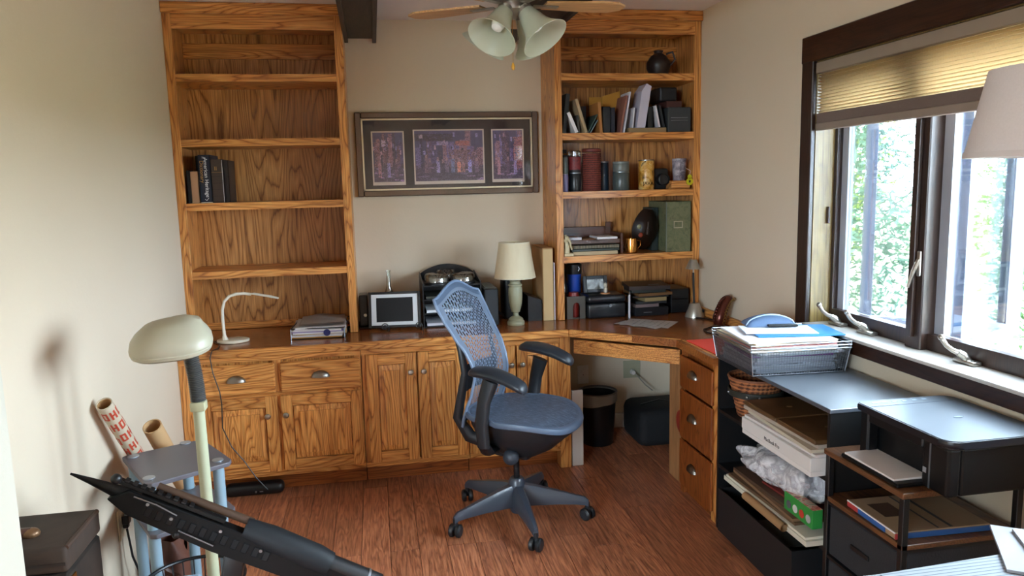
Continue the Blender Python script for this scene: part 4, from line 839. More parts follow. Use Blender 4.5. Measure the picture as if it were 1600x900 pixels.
# loose papers on the desk
for k, (cx_, cy_, a_, w_, l_, zz_, lab) in enumerate([(2.40, -.56, R(52), .20, .27, 0, 'creased white paper flat on the corner desk, reaching nearest the slim lamp'), (2.34, -.59, R(38), .12, .26, .0016, 'folded white sheet lying over the creased paper')]):
    mm = rot((cx_, cy_, z + zz_), a_)
    t = thing('loose_paper', lab, 'paper', (cx_, cy_, z + zz_))
    part('sheet', B().sheet(lambda u, v: mm @ Vector(((u - .5) * w_, (v - .5) * l_, .0005 + .004 * abs(math.sin(v * math.pi * 2)) * (1 - .6 * u))), 8, 12, .0004), 'paper', t)
    for q in range(7 if k == 0 else 5):
        part('printed_line', B().sheet(lambda u, v: mm @ Vector(((u * .8 - .4) * w_ * (1 if q % 2 else .7), ((q + .5 + v * .09) / 8 - .45) * l_, .0013 + .004 * abs(math.sin(((q + .5 + v * .09) / 8 + .05) * math.pi * 2)) * (1 - .6 * (u * .8 + .1)))), 8, 1), plain('9C9AA0', .8), t)
solo('red_folder', B().prism([(2.412, -1.035), (2.585, -1.035), (2.585, -1.37), (2.420, -1.345)], z, z + .004), plain('E8463A', .5), 'bright red folder at the near end of the desk beside wire basket', 'folder')
rf = bpy.data.objects['red_folder']
text_part('lettering', 'CITY', .022, 'paper2', rf, plane_mat((2.50, -1.25, z + .0045), (1, -.2, 0), (.2, 1, 0)), label='faint white lettering') if False else None
oc = solo('extension_cable', B().tube([(2.70, -.50, z + .004), (2.74, -.55, z + .004), (2.76, -.62, z + .004), (2.70, -.74, z + .004), (2.60, -.82, z + .004), (2.58, -.90, z + .004), (2.66, -1.05, z + .004), (2.70, -1.16, z + .004)], .004, 6), 'black', 'black cable winding over the desk from slim lamp toward basket', 'cable', smooth=True)
# ornate coppery sculpture
orn = thing('ornate_sculpture', 'dark copper ridged sculpture curling upright at desk back corner', 'sculpture', (2.70, -.80, z))
cu = plain('5A2A1E', .28, .6, var=.3); cg = plain('A08048', .3, .8)
pts = []; 
spine = [Vector((2.690 + .075 * t_ ** 1.4 + .0, -.80 + .02 * t_, z + .018 + .135 * math.sin(t_ * 1.55))) for t_ in [k / 12 for k in range(13)]]
part('body', B().tube(spine, [.030, .038, .042, .042, .040, .038, .036, .035, .034, .032, .029, .022, .009], 12, sq=(.9, .85)), cu, orn, True)
for k in range(1, 12):
    p = spine[k]; part('ridge', B().sphere((p.x - .034, p.y - .014, p.z + .008), .0085, 5), cu, orn, True); part('scroll', B().tube([p + Vector((.010 + .007 * math.cos(j), -.036, .007 * math.sin(j))) for j in range(6)], .0025, 5), cg, orn, True)
part('foot', B().box(2.665, 2.735, -.825, -.775, z, z + .012, .003), cu, orn)
# under the desk
tc_ = thing('waste_bin', 'black waste bin lined with a white bag under the desk', 'bin', (2.20, -.26, .001))
part('body', B().lathe([(.088, 0), (.092, .005), (.110, .30), (.107, .30), (.088, .008), (.001, .006)], (2.205, -.24, .001), 28), 'black', tc_, True)
rr = random.Random(2)
part('liner', B().sheet(lambda u, v: Vector((2.205 + math.cos(u * 2 * math.pi) * (.114 + .003 * math.sin(u * 40)), -.24 + math.sin(u * 2 * math.pi) * (.114 + .003 * math.sin(u * 40)), .245 + .012 * math.sin(u * 9) + v * (.065 - .012 * math.sin(u * 9)))), 60, 4), plain('8E8A84', .5), tc_, True)
part('rim', B().tube([(2.205 + math.cos(k / 24 * 2 * math.pi) * .113, -.24 + math.sin(k / 24 * 2 * math.pi) * .113, .312) for k in range(25)], .005, 6, caps=False), plain('5E5A54', .5), tc_, True)
bg_ = thing('black_duffel', 'black soft duffel bag lying under the corner desk', 'bag', (2.56, -.28, .001))
part('body', B().box(2.40, 2.765, -.42, -.10, .001, .225, .05, sg=4), plain('0C0D10', .8, bmp=.3), bg_, True); part('strap', B().tube([(2.45, -.30, .228), (2.55, -.34, .262), (2.66, -.30, .228)], .008, 6, sq=(1, .5)), 'black', bg_, True)
sbx = thing('black_soundbar', 'long black rounded speaker bar on the floor under left cabinet', 'speaker', (.30, -.55, .001))
part('body', B().box(.165, .452, -.585, -.512, .001, .062, .026, sg=4), 'black', sbx, True); part('badge', B().box(.335, .352, -.5865, -.5855, .022, .027), 'steel', sbx); part('knob', B().cyl((.318, -.585, .025), (.318, -.589, .025), .005, n=10), 'steel', sbx)
# ---------------------------------------------------------------- office chair
ch = thing('office_chair', 'blue-grey mesh office chair on five casters in front of the cabinets', 'chair', (1.551, -1.132, 0), R(-40))
gfr = plain('3A424E', .35, coat=.2); dk = plain('1B1E22', .4); meshm = plain('8593A6', .5, var=.08); rimm = plain('66768C', .42)
def lp(name, b, m, par=ch, smooth=True, **k):
    return part(name, b, m, par, smooth, local=(par is ch), **k) if par is ch else part(name, b, m, par, smooth, local=True, **k)
lp('base_hub', B().lathe([(.028, .035), (.034, .045), (.040, .10), (.038, .185), (.028, .20)], n=24), gfr)
for k in range(5):
    th = R(25 + 72 * k); cdir = Vector((math.cos(th), math.sin(th), 0)); sdir = Vector((-math.sin(th), math.cos(th), 0))
    rings = []
    for (r, zc, hw, hh) in ((.02, .122, .034, .050), (.08, .120, .030, .043), (.18, .110, .023, .030), (.27, .098, .017, .020), (.308, .092, .014, .018), (.326, .080, .011, .014)):
        p = cdir * r + Vector((0, 0, zc))
        rings.append([p + sdir * (hw * sx * q) + Vector((0, 0, hh * sz)) for sx, sz, q in ((-1, -1, 1), (1, -1, 1), (1, .3, 1), (.45, 1, 1), (-.45, 1, 1), (-1, .3, 1))])
    leg = lp('leg', B().rings(rings), gfr)
    cpos = cdir * .320
    ca = part('caster', B().cyl(cpos + Vector((0, 0, .05)), cpos + Vector((0, 0, .082)), .011, n=12).tube([cpos + sdir * -.008 + Vector((0, 0, .045)), cpos + sdir * .008 + Vector((0, 0, .045))], .018, 12), dk, leg, True, local=True)
    ta = R(25 + 72 * k + 40 * (1 if k % 2 else -1)) ; sd = Vector((-math.sin(ta), math.cos(ta), 0))
    # the wheels: two per caster, children of the leg
    for s in (-1, 1):
        w = B()
        w.tube([cpos + sd * (s * .006) + Vector((0, 0, .029)), cpos + sd * (s * .010) + Vector((0, 0, .029)), cpos + sd * (s * .022) + Vector((0, 0, .029)), cpos + sd * (s * .026) + Vector((0, 0, .029))], [.026, .029, .029, .024], 22)
        part('wheel', w, plain('17191C', .45), leg, True, local=True)
        part('wheel_rim', B().tube([cpos + sd * (s * .0255) + Vector((0, 0, .029)), cpos + sd * (s * .0275) + Vector((0, 0, .029))], [.0225, .020], 22), plain('2A2D31', .4), leg, True, local=True)
lp('gas_column', B().lathe([(.014, .19), (.014, .33)], n=18), plain('2A2C30', .25, .8))
def seat_pt(th, r, z=0, k=1.0):
    c_, s_ = math.cos(th), math.sin(th); n_ = 2.5
    ax = .305 if c_ > 0 else .205; ay = .245 if c_ > 0 else .225
    q = (abs(c_) ** n_ + abs(s_) ** n_) ** (-1 / n_)
    x_, y_ = c_ * q * ax * r * k, s_ * q * ay * r * k
    return x_, y_
def seat_z(x_, r): return .520 + .012 * r ** 2 - .045 * max(0, (x_ - .12) / .185) ** 2
NT = 56
rings = []
for r in (.02, .2, .4, .6, .75, .86, .92):
    rings.append([Vector((*seat_pt(2 * math.pi * i / NT, r), seat_z(seat_pt(2 * math.pi * i / NT, r)[0], r))) for i in range(NT)])
def seatfab():
    m, t, b = nt('seat_mesh'); n = noise(t, coords(t, (14, 60, 14), 0), 2.2, 6, .75); rp = ramp(t, [(.32, '2C3440'), (.55, '4B586A'), (.75, '8493A6')]); t.links.new(n.outputs[0], rp.inputs[0]); t.links.new(rp.outputs[0], b.inputs['Base Color']); b.inputs['Roughness'].default_value = .55; bump(t, b, n.outputs[0], .4, .002); return m
lp('seat_mesh', B().rings(rings, caps=True), seatfab())
rr_ = []
for (r, dz) in ((.915, .0005), (.95, .004), (.985, .002), (1.0, -.008), (.99, -.020), (.95, -.026), (.90, -.02)):
    rr_.append([Vector((*seat_pt(2 * math.pi * i / NT, r), seat_z(seat_pt(2 * math.pi * i / NT, min(r, 1))[0], min(r, .95)) + dz)) for i in range(NT)])
lp('seat_rim', B().rings(rr_, caps=False), plain('4C596B', .45))
rr_ = []
for (r, z_, xo) in ((.93, -.022, 0), (.90, -.055, 0), (.80, -.10, -.0), (.60, -.155, .0), (.36, -.195, .0), (.2, -.215, .0)):
    rr_.append([Vector((seat_pt(2 * math.pi * i / NT, r)[0] + xo, seat_pt(2 * math.pi * i / NT, r)[1] * (.95 if r > .7 else .8), seat_z(seat_pt(2 * math.pi * i / NT, r)[0], r) * (1 if r > .85 else 0) + (.520 if r <= .85 else 0) + z_)) for i in range(NT)])
lp('seat_pan', B().rings(rr_), dk)
lp('tilt_knob', B().sphere((.045, -.125, .345), .036, 10).cyl((.03, -.06, .345), (.045, -.115, .345), .014, n=12), plain('30353D', .5, bmp=.3, bscale=60))
lp('tilt_housing', B().box(-.09, .09, -.06, .06, .305, .36, .02, sg=2), dk)
# backrest
zk = [.45, .50, .55, .62, .70, .76, .82, .90, .98, 1.04, 1.09]
xk = [-.215, -.20, -.180, -.155, -.140, -.148, -.170, -.218, -.262, -.292, -.312]
wk = [.155, .165, .170, .160, .150, .152, .162, .178, .190, .194, .188]
def lerp(zs, vs, z):
    if z <= zs[0]: return vs[0]
    for i in range(len(zs) - 1):
        if z <= zs[i + 1]:
            t_ = (z - zs[i]) / (zs[i + 1] - zs[i]); return vs[i] + (vs[i + 1] - vs[i]) * (t_ * t_ * (3 - 2 * t_) * .3 + t_ * .7)
    return vs[-1]
def back_pt(u, v, off=0):
    top = 1.028 + .062 * math.cos(math.pi / 2 * u * .95) ** 2.2; bot = .455 + .03 * (1 - u * u)
    z_ = bot + (top - bot) * v
    zn = .455 + (1.075 - .455) * v
    return Vector((lerp(zk, xk, zn) + .030 * u * u * (1 - v * .6) + off, lerp(zk, wk, zn) * u, z_))
NU, NV = 46, 74
bb = B(); bm = bb.bm
g = [[bm.verts.new(back_pt(-.93 + 1.86 * i / NU, .02 + .96 * j / NV)) for j in range(NV + 1)] for i in range(NU + 1)]
for i in range(NU):
    for j in range(NV):
        hole = (i % 2 == 1) and ((j + (2 if (i // 2) % 2 else 0)) % 4 != 0) and 3 < i < NU - 3 and 2 < j < NV - 4
        if not hole: bm.faces.new([g[i][j], g[i + 1][j], g[i + 1][j + 1], g[i][j + 1]])
bmesh.ops.solidify(bm, geom=bm.faces[:], thickness=.0025)
lp('back_mesh', bb, meshm, smooth=False, kind='stuff')
loop = [back_pt(-.96, v / 30) for v in range(0, 31)] + [back_pt(-.96 + 1.92 * k / 18, 1.0) for k in range(1, 18)] + [back_pt(.96, 1 - v / 30) for v in range(0, 31)] + [back_pt(.96 - 1.92 * k / 14, 0) for k in range(1, 15)]
lp('back_rim', B().tube(loop, .0070, 8, caps=True), rimm)
lp('top_band', B().sheet(lambda u, v: back_pt(-.95 + 1.9 * u, .955 + .045 * v, .003 - .001 * v), 24, 6, .006), rimm)
for s in (-1, 1):
    lp('back_support', B().tube([(-.10, .06 * s, .36), (-.19, .09 * s, .395), (-.228, .125 * s, .49), (-.200, .130 * s, .60), (-.178, .130 * s, .70), (-.196, .13 * s, .80), (-.236, .125 * s, .90)], [.024, .026, .020, .017, .015, .013, .007], 10, sq=(.7, 1.2)), dk)
lp('lumbar_pad', B().sheet(lambda u, v: Vector((-.205 + .03 * (2 * u - 1) ** 2 - .012, (2 * u - 1) * .13, .60 + .12 * v)), 12, 4, .01), plain('22262C', .5))
for s in (-1, 1):
    lp('arm_bracket', B().tube([(-.06, .08 * s, .36), (-.04, .18 * s, .375), (-.03, .228 * s, .42)], [.03, .028, .024], 10, sq=(1.2, .7)), dk)
    lp('arm_post', B().tube([(-.03, .228 * s, .41), (-.032, .236 * s, .52), (-.015, .236 * s, .62), (.01, (.235 if s > 0 else .222) * s, .705)], [.024, .026, .025, .030], 12, sq=(.55, 1.25) if False else (.62, 1.3)), dk)
    rings = []
    for k, (t_, w_, h_, zo) in enumerate(((0, .014, .008, -.004), (.03, .034, .016, .002), (.10, .048, .022, .008), (.30, .053, .025, .012), (.50, .052, .025, .009), (.70, .048, .025, -.001), (.85, .044, .025, -.014), (.94, .038, .024, -.024), (.985, .026, .018, -.031), (1.0, .010, .008, -.034))):
        cxx = -.115 + .305 * t_; cyy = (.245 if s > 0 else -.205) - (t_ - .4) * .06
        rings.append([Vector((cxx, cyy + w_ * math.cos(2 * math.pi * i / 18), (.742 if s > 0 else .722) + zo + h_ * math.sin(2 * math.pi * i / 18))) for i in range(18)])
    lp('armrest', B().rings(rings), plain('22272D', .42))

# ---------------------------------------------------------------- ceiling fan
FC = (1.568, -1.22)
fan = thing('ceiling_fan', 'ceiling fan with maple blades and four frosted bell lights', 'fan', (*FC, H))
part('canopy', B().lathe([(.07, H - .001), (.065, H - .03), (.03, H - .05)], (*FC, 0), 28), 'nickel', fan, True)
part('motor_housing', B().lathe([(.03, H - .05), (.09, H - .07), (.105, H - .10), (.105, H - .15), (.075, H - .175), (.06, H - .18)], (*FC, 0), 32), 'nickel', fan, True)
part('light_fitter', B().lathe([(.055, H - .18), (.062, H - .19), (.062, H - .215), (.045, H - .235), (.020, H - .245)], (*FC, 0), 28), 'nickel', fan, True)
maple = oak('maple_blade', 'x', 'F2C790', 'E8B87E', 'CE9C64', .35, 1.0, .4)
for k in range(5):
    a_ = R(147 - 72 * k); m_ = rot((*FC, 2.248), a_) @ Matrix.Rotation(R(-2), 4, 'X')
    poly = [(.13, -.050), (.36, -.075), (.43, -.072), (.475, -.03), (.475, .03), (.43, .072), (.36, .075), (.13, .050)]
    bl_ = part('blade', B().prism(poly, 0, .008, mat=m_), maple, fan)
    part('blade_iron', B().box(.08, .19, -.018, .018, -.006, 0, .002, mat=m_), 'nickel', bl_)
def frost():
    m, t, b = nt('frosted_glass'); b.inputs['Base Color'].default_value = (*lin('D5D8C6'), 1); b.inputs['Roughness'].default_value = .35
    tl_ = t.nodes.new('ShaderNodeBsdfTranslucent'); tl_.inputs[0].default_value = (*lin('E6E8D8'), 1); mx = t.nodes.new('ShaderNodeMixShader'); mx.inputs[0].default_value = .42
    o = t.nodes['Material Output']; t.links.new(b.outputs[0], mx.inputs[1]); t.links.new(tl_.outputs[0], mx.inputs[2]); t.links.new(mx.outputs[0], o.inputs[0]); return m
fr_m = frost()
for a_ in (38, 142, 222, 318):
    m_ = rot((*FC, 2.222), R(a_)) @ Matrix.Translation((.052, 0, 0)) @ Matrix.Rotation(R(180 - 38), 4, 'Y')
    prof = [(a * 1.1, b_ * 1.08) for a, b_ in [(.028, .0), (.034, .02), (.042, .05), (.050, .08), (.062, .105), (.080, .128), (.092, .142), (.0905, .143), (.078, .129), (.060, .106), (.048, .08), (.040, .05), (.032, .02), (.026, 0)]]
    sh = part('glass_shade', B().lathe(prof, n=36, caps=False, mat=m_), fr_m, fan, True)
    part('shade_holder', B().lathe([(.012, -.04), (.020, -.02), (.033, -.006), (.034, .012), (.030, .012)], n=24, mat=m_), 'nickel', sh, True)
    part('bulb', B().lathe([(.012, .01), (.014, .03), (.026, .06), (.029, .08), (.022, .10), (.004, .108)], n=18, mat=m_), plain('F2F2EE', .2), sh, True)
part('pull_chain', B().cyl((FC[0] - .012, FC[1] - .03, 2.20), (FC[0] - .012, FC[1] - .03, 2.015), .0012, n=6), 'brass', fan)
part('pull_knob', B().lathe([(.001, 0), (.006, .004), (.008, .014), (.003, .030)], (FC[0] - .012, FC[1] - .03, 1.987), 14), plain('C8932E', .35), fan, True)
ch2 = B()
for k in range(22): ch2.sphere((FC[0] + .006, FC[1] - .045, 2.195 - k * .0062), .0022, 3)
part('bead_chain', ch2, 'nickel', fan, kind='stuff')

# ---------------------------------------------------------------- left side
# grey shelf stand with blue-grey tubes
ss = thing('shelf_stand', 'grey tiered shelf stand on blue-grey tube legs beside left wall', 'shelf', (.24, -1.68, 0))
gs = plain('67656C', .38, var=.04); tb = plain('8FA8B5', .35)
poly = [(.046, -1.585), (.052, -1.570), (.262, -1.462), (.30, -1.47), (.436, -1.700), (.434, -1.732), (.222, -1.872), (.200, -1.868)]
for (a_, z_) in ((0, .60), (1, .425), (3, .06)):
    sh = part('shelf', B().prism(poly, z_ - .016, z_, bev=.003), gs, ss)
legs = ((.085, -1.592), (.200, -1.822), (.392, -1.705), (.235, -1.485))
for (x_, y_) in legs:
    for (za, zb) in ((.001, .044), (.061, .409), (.426, .584)): part('tube_leg', B().cyl((x_, y_, za), (x_, y_, zb), .019, n=20), tb, ss, True)
    part('cap_disc', B().cyl((x_, y_, .6005), (x_, y_, .604), .019, n=20), plain('A9AEB4', .3, .5), ss, True)
# poster tubes
def tube_thing(name, label, p0, p1, r, mt, wall_=.003):
    p0, p1 = Vector(p0), Vector(p1); t = thing(name, label, 'tube', p0)
    d_ = (p1 - p0); L_ = d_.length; q = d_.to_track_quat('Z', 'Y').to_matrix().to_4x4(); m_ = Matrix.Translation(p0) @ q
    part('tube', B().lathe([(r, 0), (r, L_), (r - wall_, L_), (r - wall_, .0)], n=28, caps=False, mat=m_), mt, t, True)
    return t, m_, L_
rt, m_, L_ = tube_thing('poster_tube', 'tall mailing tube printed with red capital letters leaning in corner', (.13, -1.10, .024), (.045, -1.70, .83), .026, plain('C9B9A0', .6))
part('inner_roll', B().lathe([(.0228, .01), (.0228, L_ - .004), (.021, L_ - .004), (.021, .01)], n=24, caps=False, mat=m_), 'kraft', rt, True)
redp = plain('C0452E', .55)
def print_on(par, m_, r, z_, word, ph0, px_, mt):
    b = B()
    for li, chh in enumerate(word):
        for ry, row in enumerate(GLY[chh]):
            for cx_, bit in enumerate(row):
                if bit == '1':
                    a0 = ph0 + (li * 4 + cx_) * px_ / r; a1 = a0 + px_ / r; zz_ = z_ + (4 - ry) * px_ * 1.15
                    b.quad(*[m_ @ Vector(((r + .0006) * math.cos(a), (r + .0006) * math.sin(a), z)) for a, z in ((a0, zz_), (a1, zz_), (a1, zz_ + px_ * 1.15), (a0, zz_ + px_ * 1.15))])
    part('lettering', b, mt, par, label='red printed letters')
for k in range(9):
    for q in range(3): print_on(rt, m_, .026, L_ - .065 - k * .062 - (q % 2) * .02, 'HO' if (k + q) % 2 else 'OH', q * 2.1 + k * .35, .0068, redp)
tube_thing('cardboard_tube', 'plain tan cardboard tube leaning beside the red lettered one', (.20, -1.04, .03), (.115, -1.45, .665), .034, plain('C79F70', .7), .004)
# brown bag, mesh basket
bgm = thing('brown_bag', 'crumpled brown leather bag behind shelf stand legs', 'bag', (.10, -1.33, .001))
rr = random.Random(5)
part('body', B().sheet(lambda u, v: Vector((.115 + .085 * math.cos(2 * math.pi * u) * (1 - .35 * v) + .008 * math.sin(u * 23 + v * 9), -1.37 + .09 * math.sin(2 * math.pi * u) * (1 - .35 * v) + .008 * math.sin(u * 31 + v * 5), .002 + .19 * v + .006 * math.sin(u * 19))), 40, 10), plain('6A4234', .55, bmp=.3, bscale=30), bgm, True)
part('fold', B().tube([(.09, -1.45, .14), (.12, -1.465, .10), (.15, -1.44, .06), (.17, -1.42, .03)], [.006, .014, .012, .006], 8), plain('54301F', .5), bgm, True)
mb = thing('mesh_basket', 'round black wire basket with blue and white packets inside', 'basket', (.36, -1.97, .001))
bc = (.345, -1.955)
part('rim', B().tube([(bc[0] + .155 * math.cos(k * math.pi / 16), bc[1] + .155 * math.sin(k * math.pi / 16), .30) for k in range(33)], .006, 8, caps=False), 'black', mb, True)
wires = B()
for k in range(28):
    a_ = k * 2 * math.pi / 28; wires.tube([(bc[0] + .152 * math.cos(a_), bc[1] + .152 * math.sin(a_), .30), (bc[0] + .12 * math.cos(a_), bc[1] + .12 * math.sin(a_), .004)], .0022, 4)
part('wires', wires, 'black', mb, kind='stuff'); part('bottom', B().cyl((*bc, .001), (*bc, .005), .122, n=28), 'black', mb)
part('hoop', B().tube([(bc[0] + .136 * math.cos(k * math.pi / 12), bc[1] + .136 * math.sin(k * math.pi / 12), .12) for k in range(25)], .003, 6, caps=False), 'black', mb, True)
pk = [(.30, -1.93, .15, .09, 20, plain('3F86C8', .35), 'blue and white packet at the left in round wire basket'), (.40, -1.93, .17, .08, -30, plain('2A3FC0', .25), 'dark blue shiny packet at the right in round wire basket'), (.35, -2.03, .13, .10, 60, plain('CFD6E2', .4), 'white packet at the front of round wire basket'), (.33, -1.90, .185, .06, 5, plain('9FB8CF', .35), 'pale packet sticking up at the back of wire basket')]
for (x_, y_, h_, w_, a_, mt, lab) in pk:
    solo('packet', B().box(-w_ / 2, w_ / 2, -.012, .012, .006, .086 + h_, .006, mat=rot((x_ - .015, y_ + .03, 0), R(a_))), mt, lab, 'packet')
# floor lamp
fl_ = thing('floor_lamp', 'cream floor lamp with oblong head on ribbed flexible neck', 'lamp', (.41, -1.98, 0))
crm = plain('B9BA98', .35, var=.03); lh = plain('B4B09A', .38, var=.03)
part('pole', B().cyl((.413, -1.98, .03), (.409, -1.98, .865), .019, .017, 24), plain('B9BE9F', .35), fl_, True)
part('collar', B().box(.388, .432, -2.002, -1.958, .862, .892, .005, sg=2), crm, fl_, True)
nb = B(); 
prof = []
N_ = 30
pts = [(.410 - .016 * (k / N_) ** 2, -1.98, .892 + .165 * k / N_) for k in range(N_ + 1)]
part('flexible_neck', B().tube([p for k in range(N_) for p in (pts[k], ((pts[k][0] + pts[k + 1][0]) / 2, -1.98, (pts[k][2] + pts[k + 1][2]) / 2))] + [pts[-1]], [.0185 if i % 2 == 0 else .0235 for i in range(2 * N_)] + [.0185], 18), plain('6C6C6A', .4, .4), fl_, True)
hm = rot((.352, -2.0, 1.052), R(12)) @ Matrix.Rotation(R(9), 4, 'X') @ Matrix.Rotation(R(2), 4, 'Y')
def hring(ax, ay, z_, ox=0, n_=2.6): return [hm @ Vector((ox + ax * math.copysign(abs(math.cos(t_)) ** (2 / n_), math.cos(t_)), ay * math.copysign(abs(math.sin(t_)) ** (2 / n_), math.sin(t_)), z_ + .010 * math.cos(t_))) for t_ in [2 * math.pi * k / 48 for k in range(48)]]
part('lamp_head', B().rings([hring(.100, .085, .002), hring(.112, .097, .010), hring(.115, .100, .020), hring(.1135, .0985, .022), hring(.1135, .0985, .024), hring(.116, .100, .027), hring(.113, .098, .045), hring(.103, .088, .062), hring(.095, .078, .072, .0, 2.4), hring(.078, .058, .094, .004, 2.2), hring(.045, .03, .104, .006, 2.0)]), lh, fl_, True)
part('tube_bulb', B().tube([hm @ Vector((-.07, 0, .004)), hm @ Vector((.07, 0, .004))], .008, 10), 'white', fl_, True)
part('base', B().lathe([(.13, .001), (.13, .012), (.11, .022), (.03, .03)], (.413, -1.98, 0), 32), crm, fl_, True)
# black folded stand, wooden rod on it
st = thing('folded_stand', 'long black folded metal stand with a pointed tip in front of floor lamp', 'stand', (.55, -2.3, 0))
Yp = -2.30
def P3(x_, z_, dy=0): return Vector((x_, Yp + dy, z_))
part('pointed_tip', B().tube([P3(.156, .808), P3(.20, .785), P3(.262, .750), P3(.32, .722)], [.003, .009, .018, .026], 10, sq=(.6, 1)), plain('0C0D0F', .4, spec=.3), st, True)
ax0, ax1 = P3(.25, .752), P3(.90, .395); dd_ = (ax1 - ax0).normalized(); ang = math.atan2(-dd_.z, dd_.x); LL = (ax1 - ax0).length
bmat = Matrix.Translation(ax0) @ Matrix.Rotation(ang, 4, 'Y')
part('main_bar', B().prism([(0, -.018), (.06, -.040), (.3, -.052), (LL, -.048), (LL, .020), (.45, .026), (.04, .024)], -.018, .018, mat=bmat @ Matrix.Rotation(R(90), 4, 'X'), bev=.004), plain('060708', .5, spec=.25), st)
part('top_rail', B().box(-.005, .30, -.010, .010, .028, .040, .002, mat=bmat), plain('0A0B0C', .4, spec=.3), st)
for k in range(9): part('rail_notch', B().box(.02 + k * .022, .032 + k * .022, -.011, .011, .040, .045, .001, mat=bmat), plain('08090A', .5), st)
for k in range(12): part('grip_rib', B().box(.10 + k * .030, .118 + k * .030, -.020, -.017, -.024, .004, .002, mat=bmat), plain('0D0E10', .6, spec=.3), st)
for (x_, z_) in ((.10, .01), (.17, -.004), (.30, .012), (.42, 0)): part('screw', B().cyl(bmat @ Vector((x_, -.019, z_)), bmat @ Vector((x_, -.023, z_)), .0045, n=10), 'steel', st)
part('side_rod', B().tube([bmat @ Vector((.06, -.024, .018)), bmat @ Vector((.12, -.026, .020)), bmat @ Vector((.18, -.026, .012))], .0022, 6), 'steel', st, True)
part('side_rod', B().tube([bmat @ Vector((.20, -.024, -.026)), bmat @ Vector((.30, -.028, -.030))], .0022, 6), 'steel', st, True)
part('knob', B().sphere(bmat @ Vector((0.0, -.012, .040)), .014, 8), 'black', st, True)
part('knob', B().sphere(bmat @ Vector((.20, -.01, -.044)), .012, 8), 'black', st, True)
part('grey_cylinder', B().tube([P3(.575, .606, .01), P3(.64, .57, .01), P3(.76, .497, .01), P3(.795, .474, .01)], [.030, .036, .038, .034], 20), plain('15181B', .55, spec=.3), st, True, label='dark grey cylinder')
part('end_tube', B().tube([P3(.79, .478, .01), P3(.93, .398, .01)], .028, 18), 'black', st, True)
part('end_ring', B().tube([P3(.893, .419, .01), P3(.899, .416, .01)], .030, 18), 'steel', st, True)
part('grip', B().box(-.028, .028, -.016, .016, -.15, -.02, .008, sg=2, mat=Matrix.Translation(P3(.555, .575)) @ Matrix.Rotation(R(12), 4, 'Y')), 'black', st, True)
part('post', B().cyl(P3(.55, .16), P3(.55, .47), .014, n=14), 'black', st, True)
for k in range(3):
    a_ = R(30 + 120 * k); part('foot', B().tube([P3(.55, .30), Vector((.55 + .16 * math.cos(a_), Yp + .16 * math.sin(a_), .010))], [.009, .008], 8), 'black', st, True)
solo('wooden_rod', B().tube([bmat @ Vector((.10, .024, .044)), bmat @ Vector((.37, .024, .046))], .0115, 12), plain('3E2612', .7, var=.2), 'brown wooden rod resting along the black folded stand', 'rod', smooth=True)
# old trunk
tk = thing('old_trunk', 'worn dark brown trunk with brass corners behind wall end at left', 'trunk', (.11, -2.39, .001))
tkm = speckle('worn_leather', ['17100B', '22180F', '2E2117', '1A120C'], 6, .85, 6)
part('body', B().box(.008, .206, -2.50, -2.285, .001, .63, .006), tkm, tk); part('lid', B().box(.006, .210, -2.505, -2.280, .634, .70, .012, sg=3), speckle('worn_lid', ['2A1F18', '3A2C22', '30241B', '251B14'], 5, .8, 6), tk, True)
part('lid_strap', B().box(.006, .206, -2.507, -2.505, .655, .662), plain('2A211C', .6), tk); part('edge_strip', B().tube([(.205, -2.495, .694), (.205, -2.29, .694)], .007, 8), plain('3E2C20', .8), tk, True)
part('brass_corner', B().box(.15, .2085, -2.5075, -2.50, .600, .616, .002), 'brass', tk); part('brass_corner', B().box(.182, .2085, -2.5075, -2.50, .46, .600, .002), 'brass', tk); part('brass_corner', B().box(.206, .2095, -2.50, -2.46, .46, .616, .001), 'brass', tk)
part('latch', B().sphere((.10, -2.42, .706), .018, 8, (1.2, 1, .8)), plain('7A5A3E', .4, .5), tk, True)
part('handle', B().tube([(.10, -2.42, .708), (.06, -2.425, .712), (.015, -2.43, .710)], .013, 10), plain('4A2A20', .45), tk, True)

# ---------------------------------------------------------------- right side: black cubby shelf
cs = thing('cubby_shelf', 'long low black shelf unit under the window, its top pale with painted sky sheen', 'shelf', (2.58, -1.82, 0))
top_sheen = plain('4A5058', .40, var=.12, spec=1.0)  # black top; the sky's reflection is put into this lighter grey
CX0, CX1, CY0, CY1 = 2.392, 2.772, -2.225, -1.415
bkm = plain('0E0F10', .5)
part('top_board', B().box(CX0 - .004, CX1, CY0 - .003, CY1, .765, .780, .002), top_sheen, cs)
part('side_board', B().box(CX0, CX1, CY0, CY0 + .015, .001, .765), bkm, cs); part('side_board', B().box(CX0, CX1, CY1 - .015, CY1, .001, .765), bkm, cs)
part('back_board', B().box(CX1 - .006, CX1, CY0 + .015, CY1 - .015, .001, .765), bkm, cs)
for z_ in (.045, .30, .545): part('shelf_board', B().box(CX0, CX1 - .006, CY0 + .015, CY1 - .015, z_ - .015, z_), bkm, cs)
part('kick_board', B().box(CX0 + .01, CX0 + .02, CY0 + .015, CY1 - .015, .001, .030), bkm, cs)
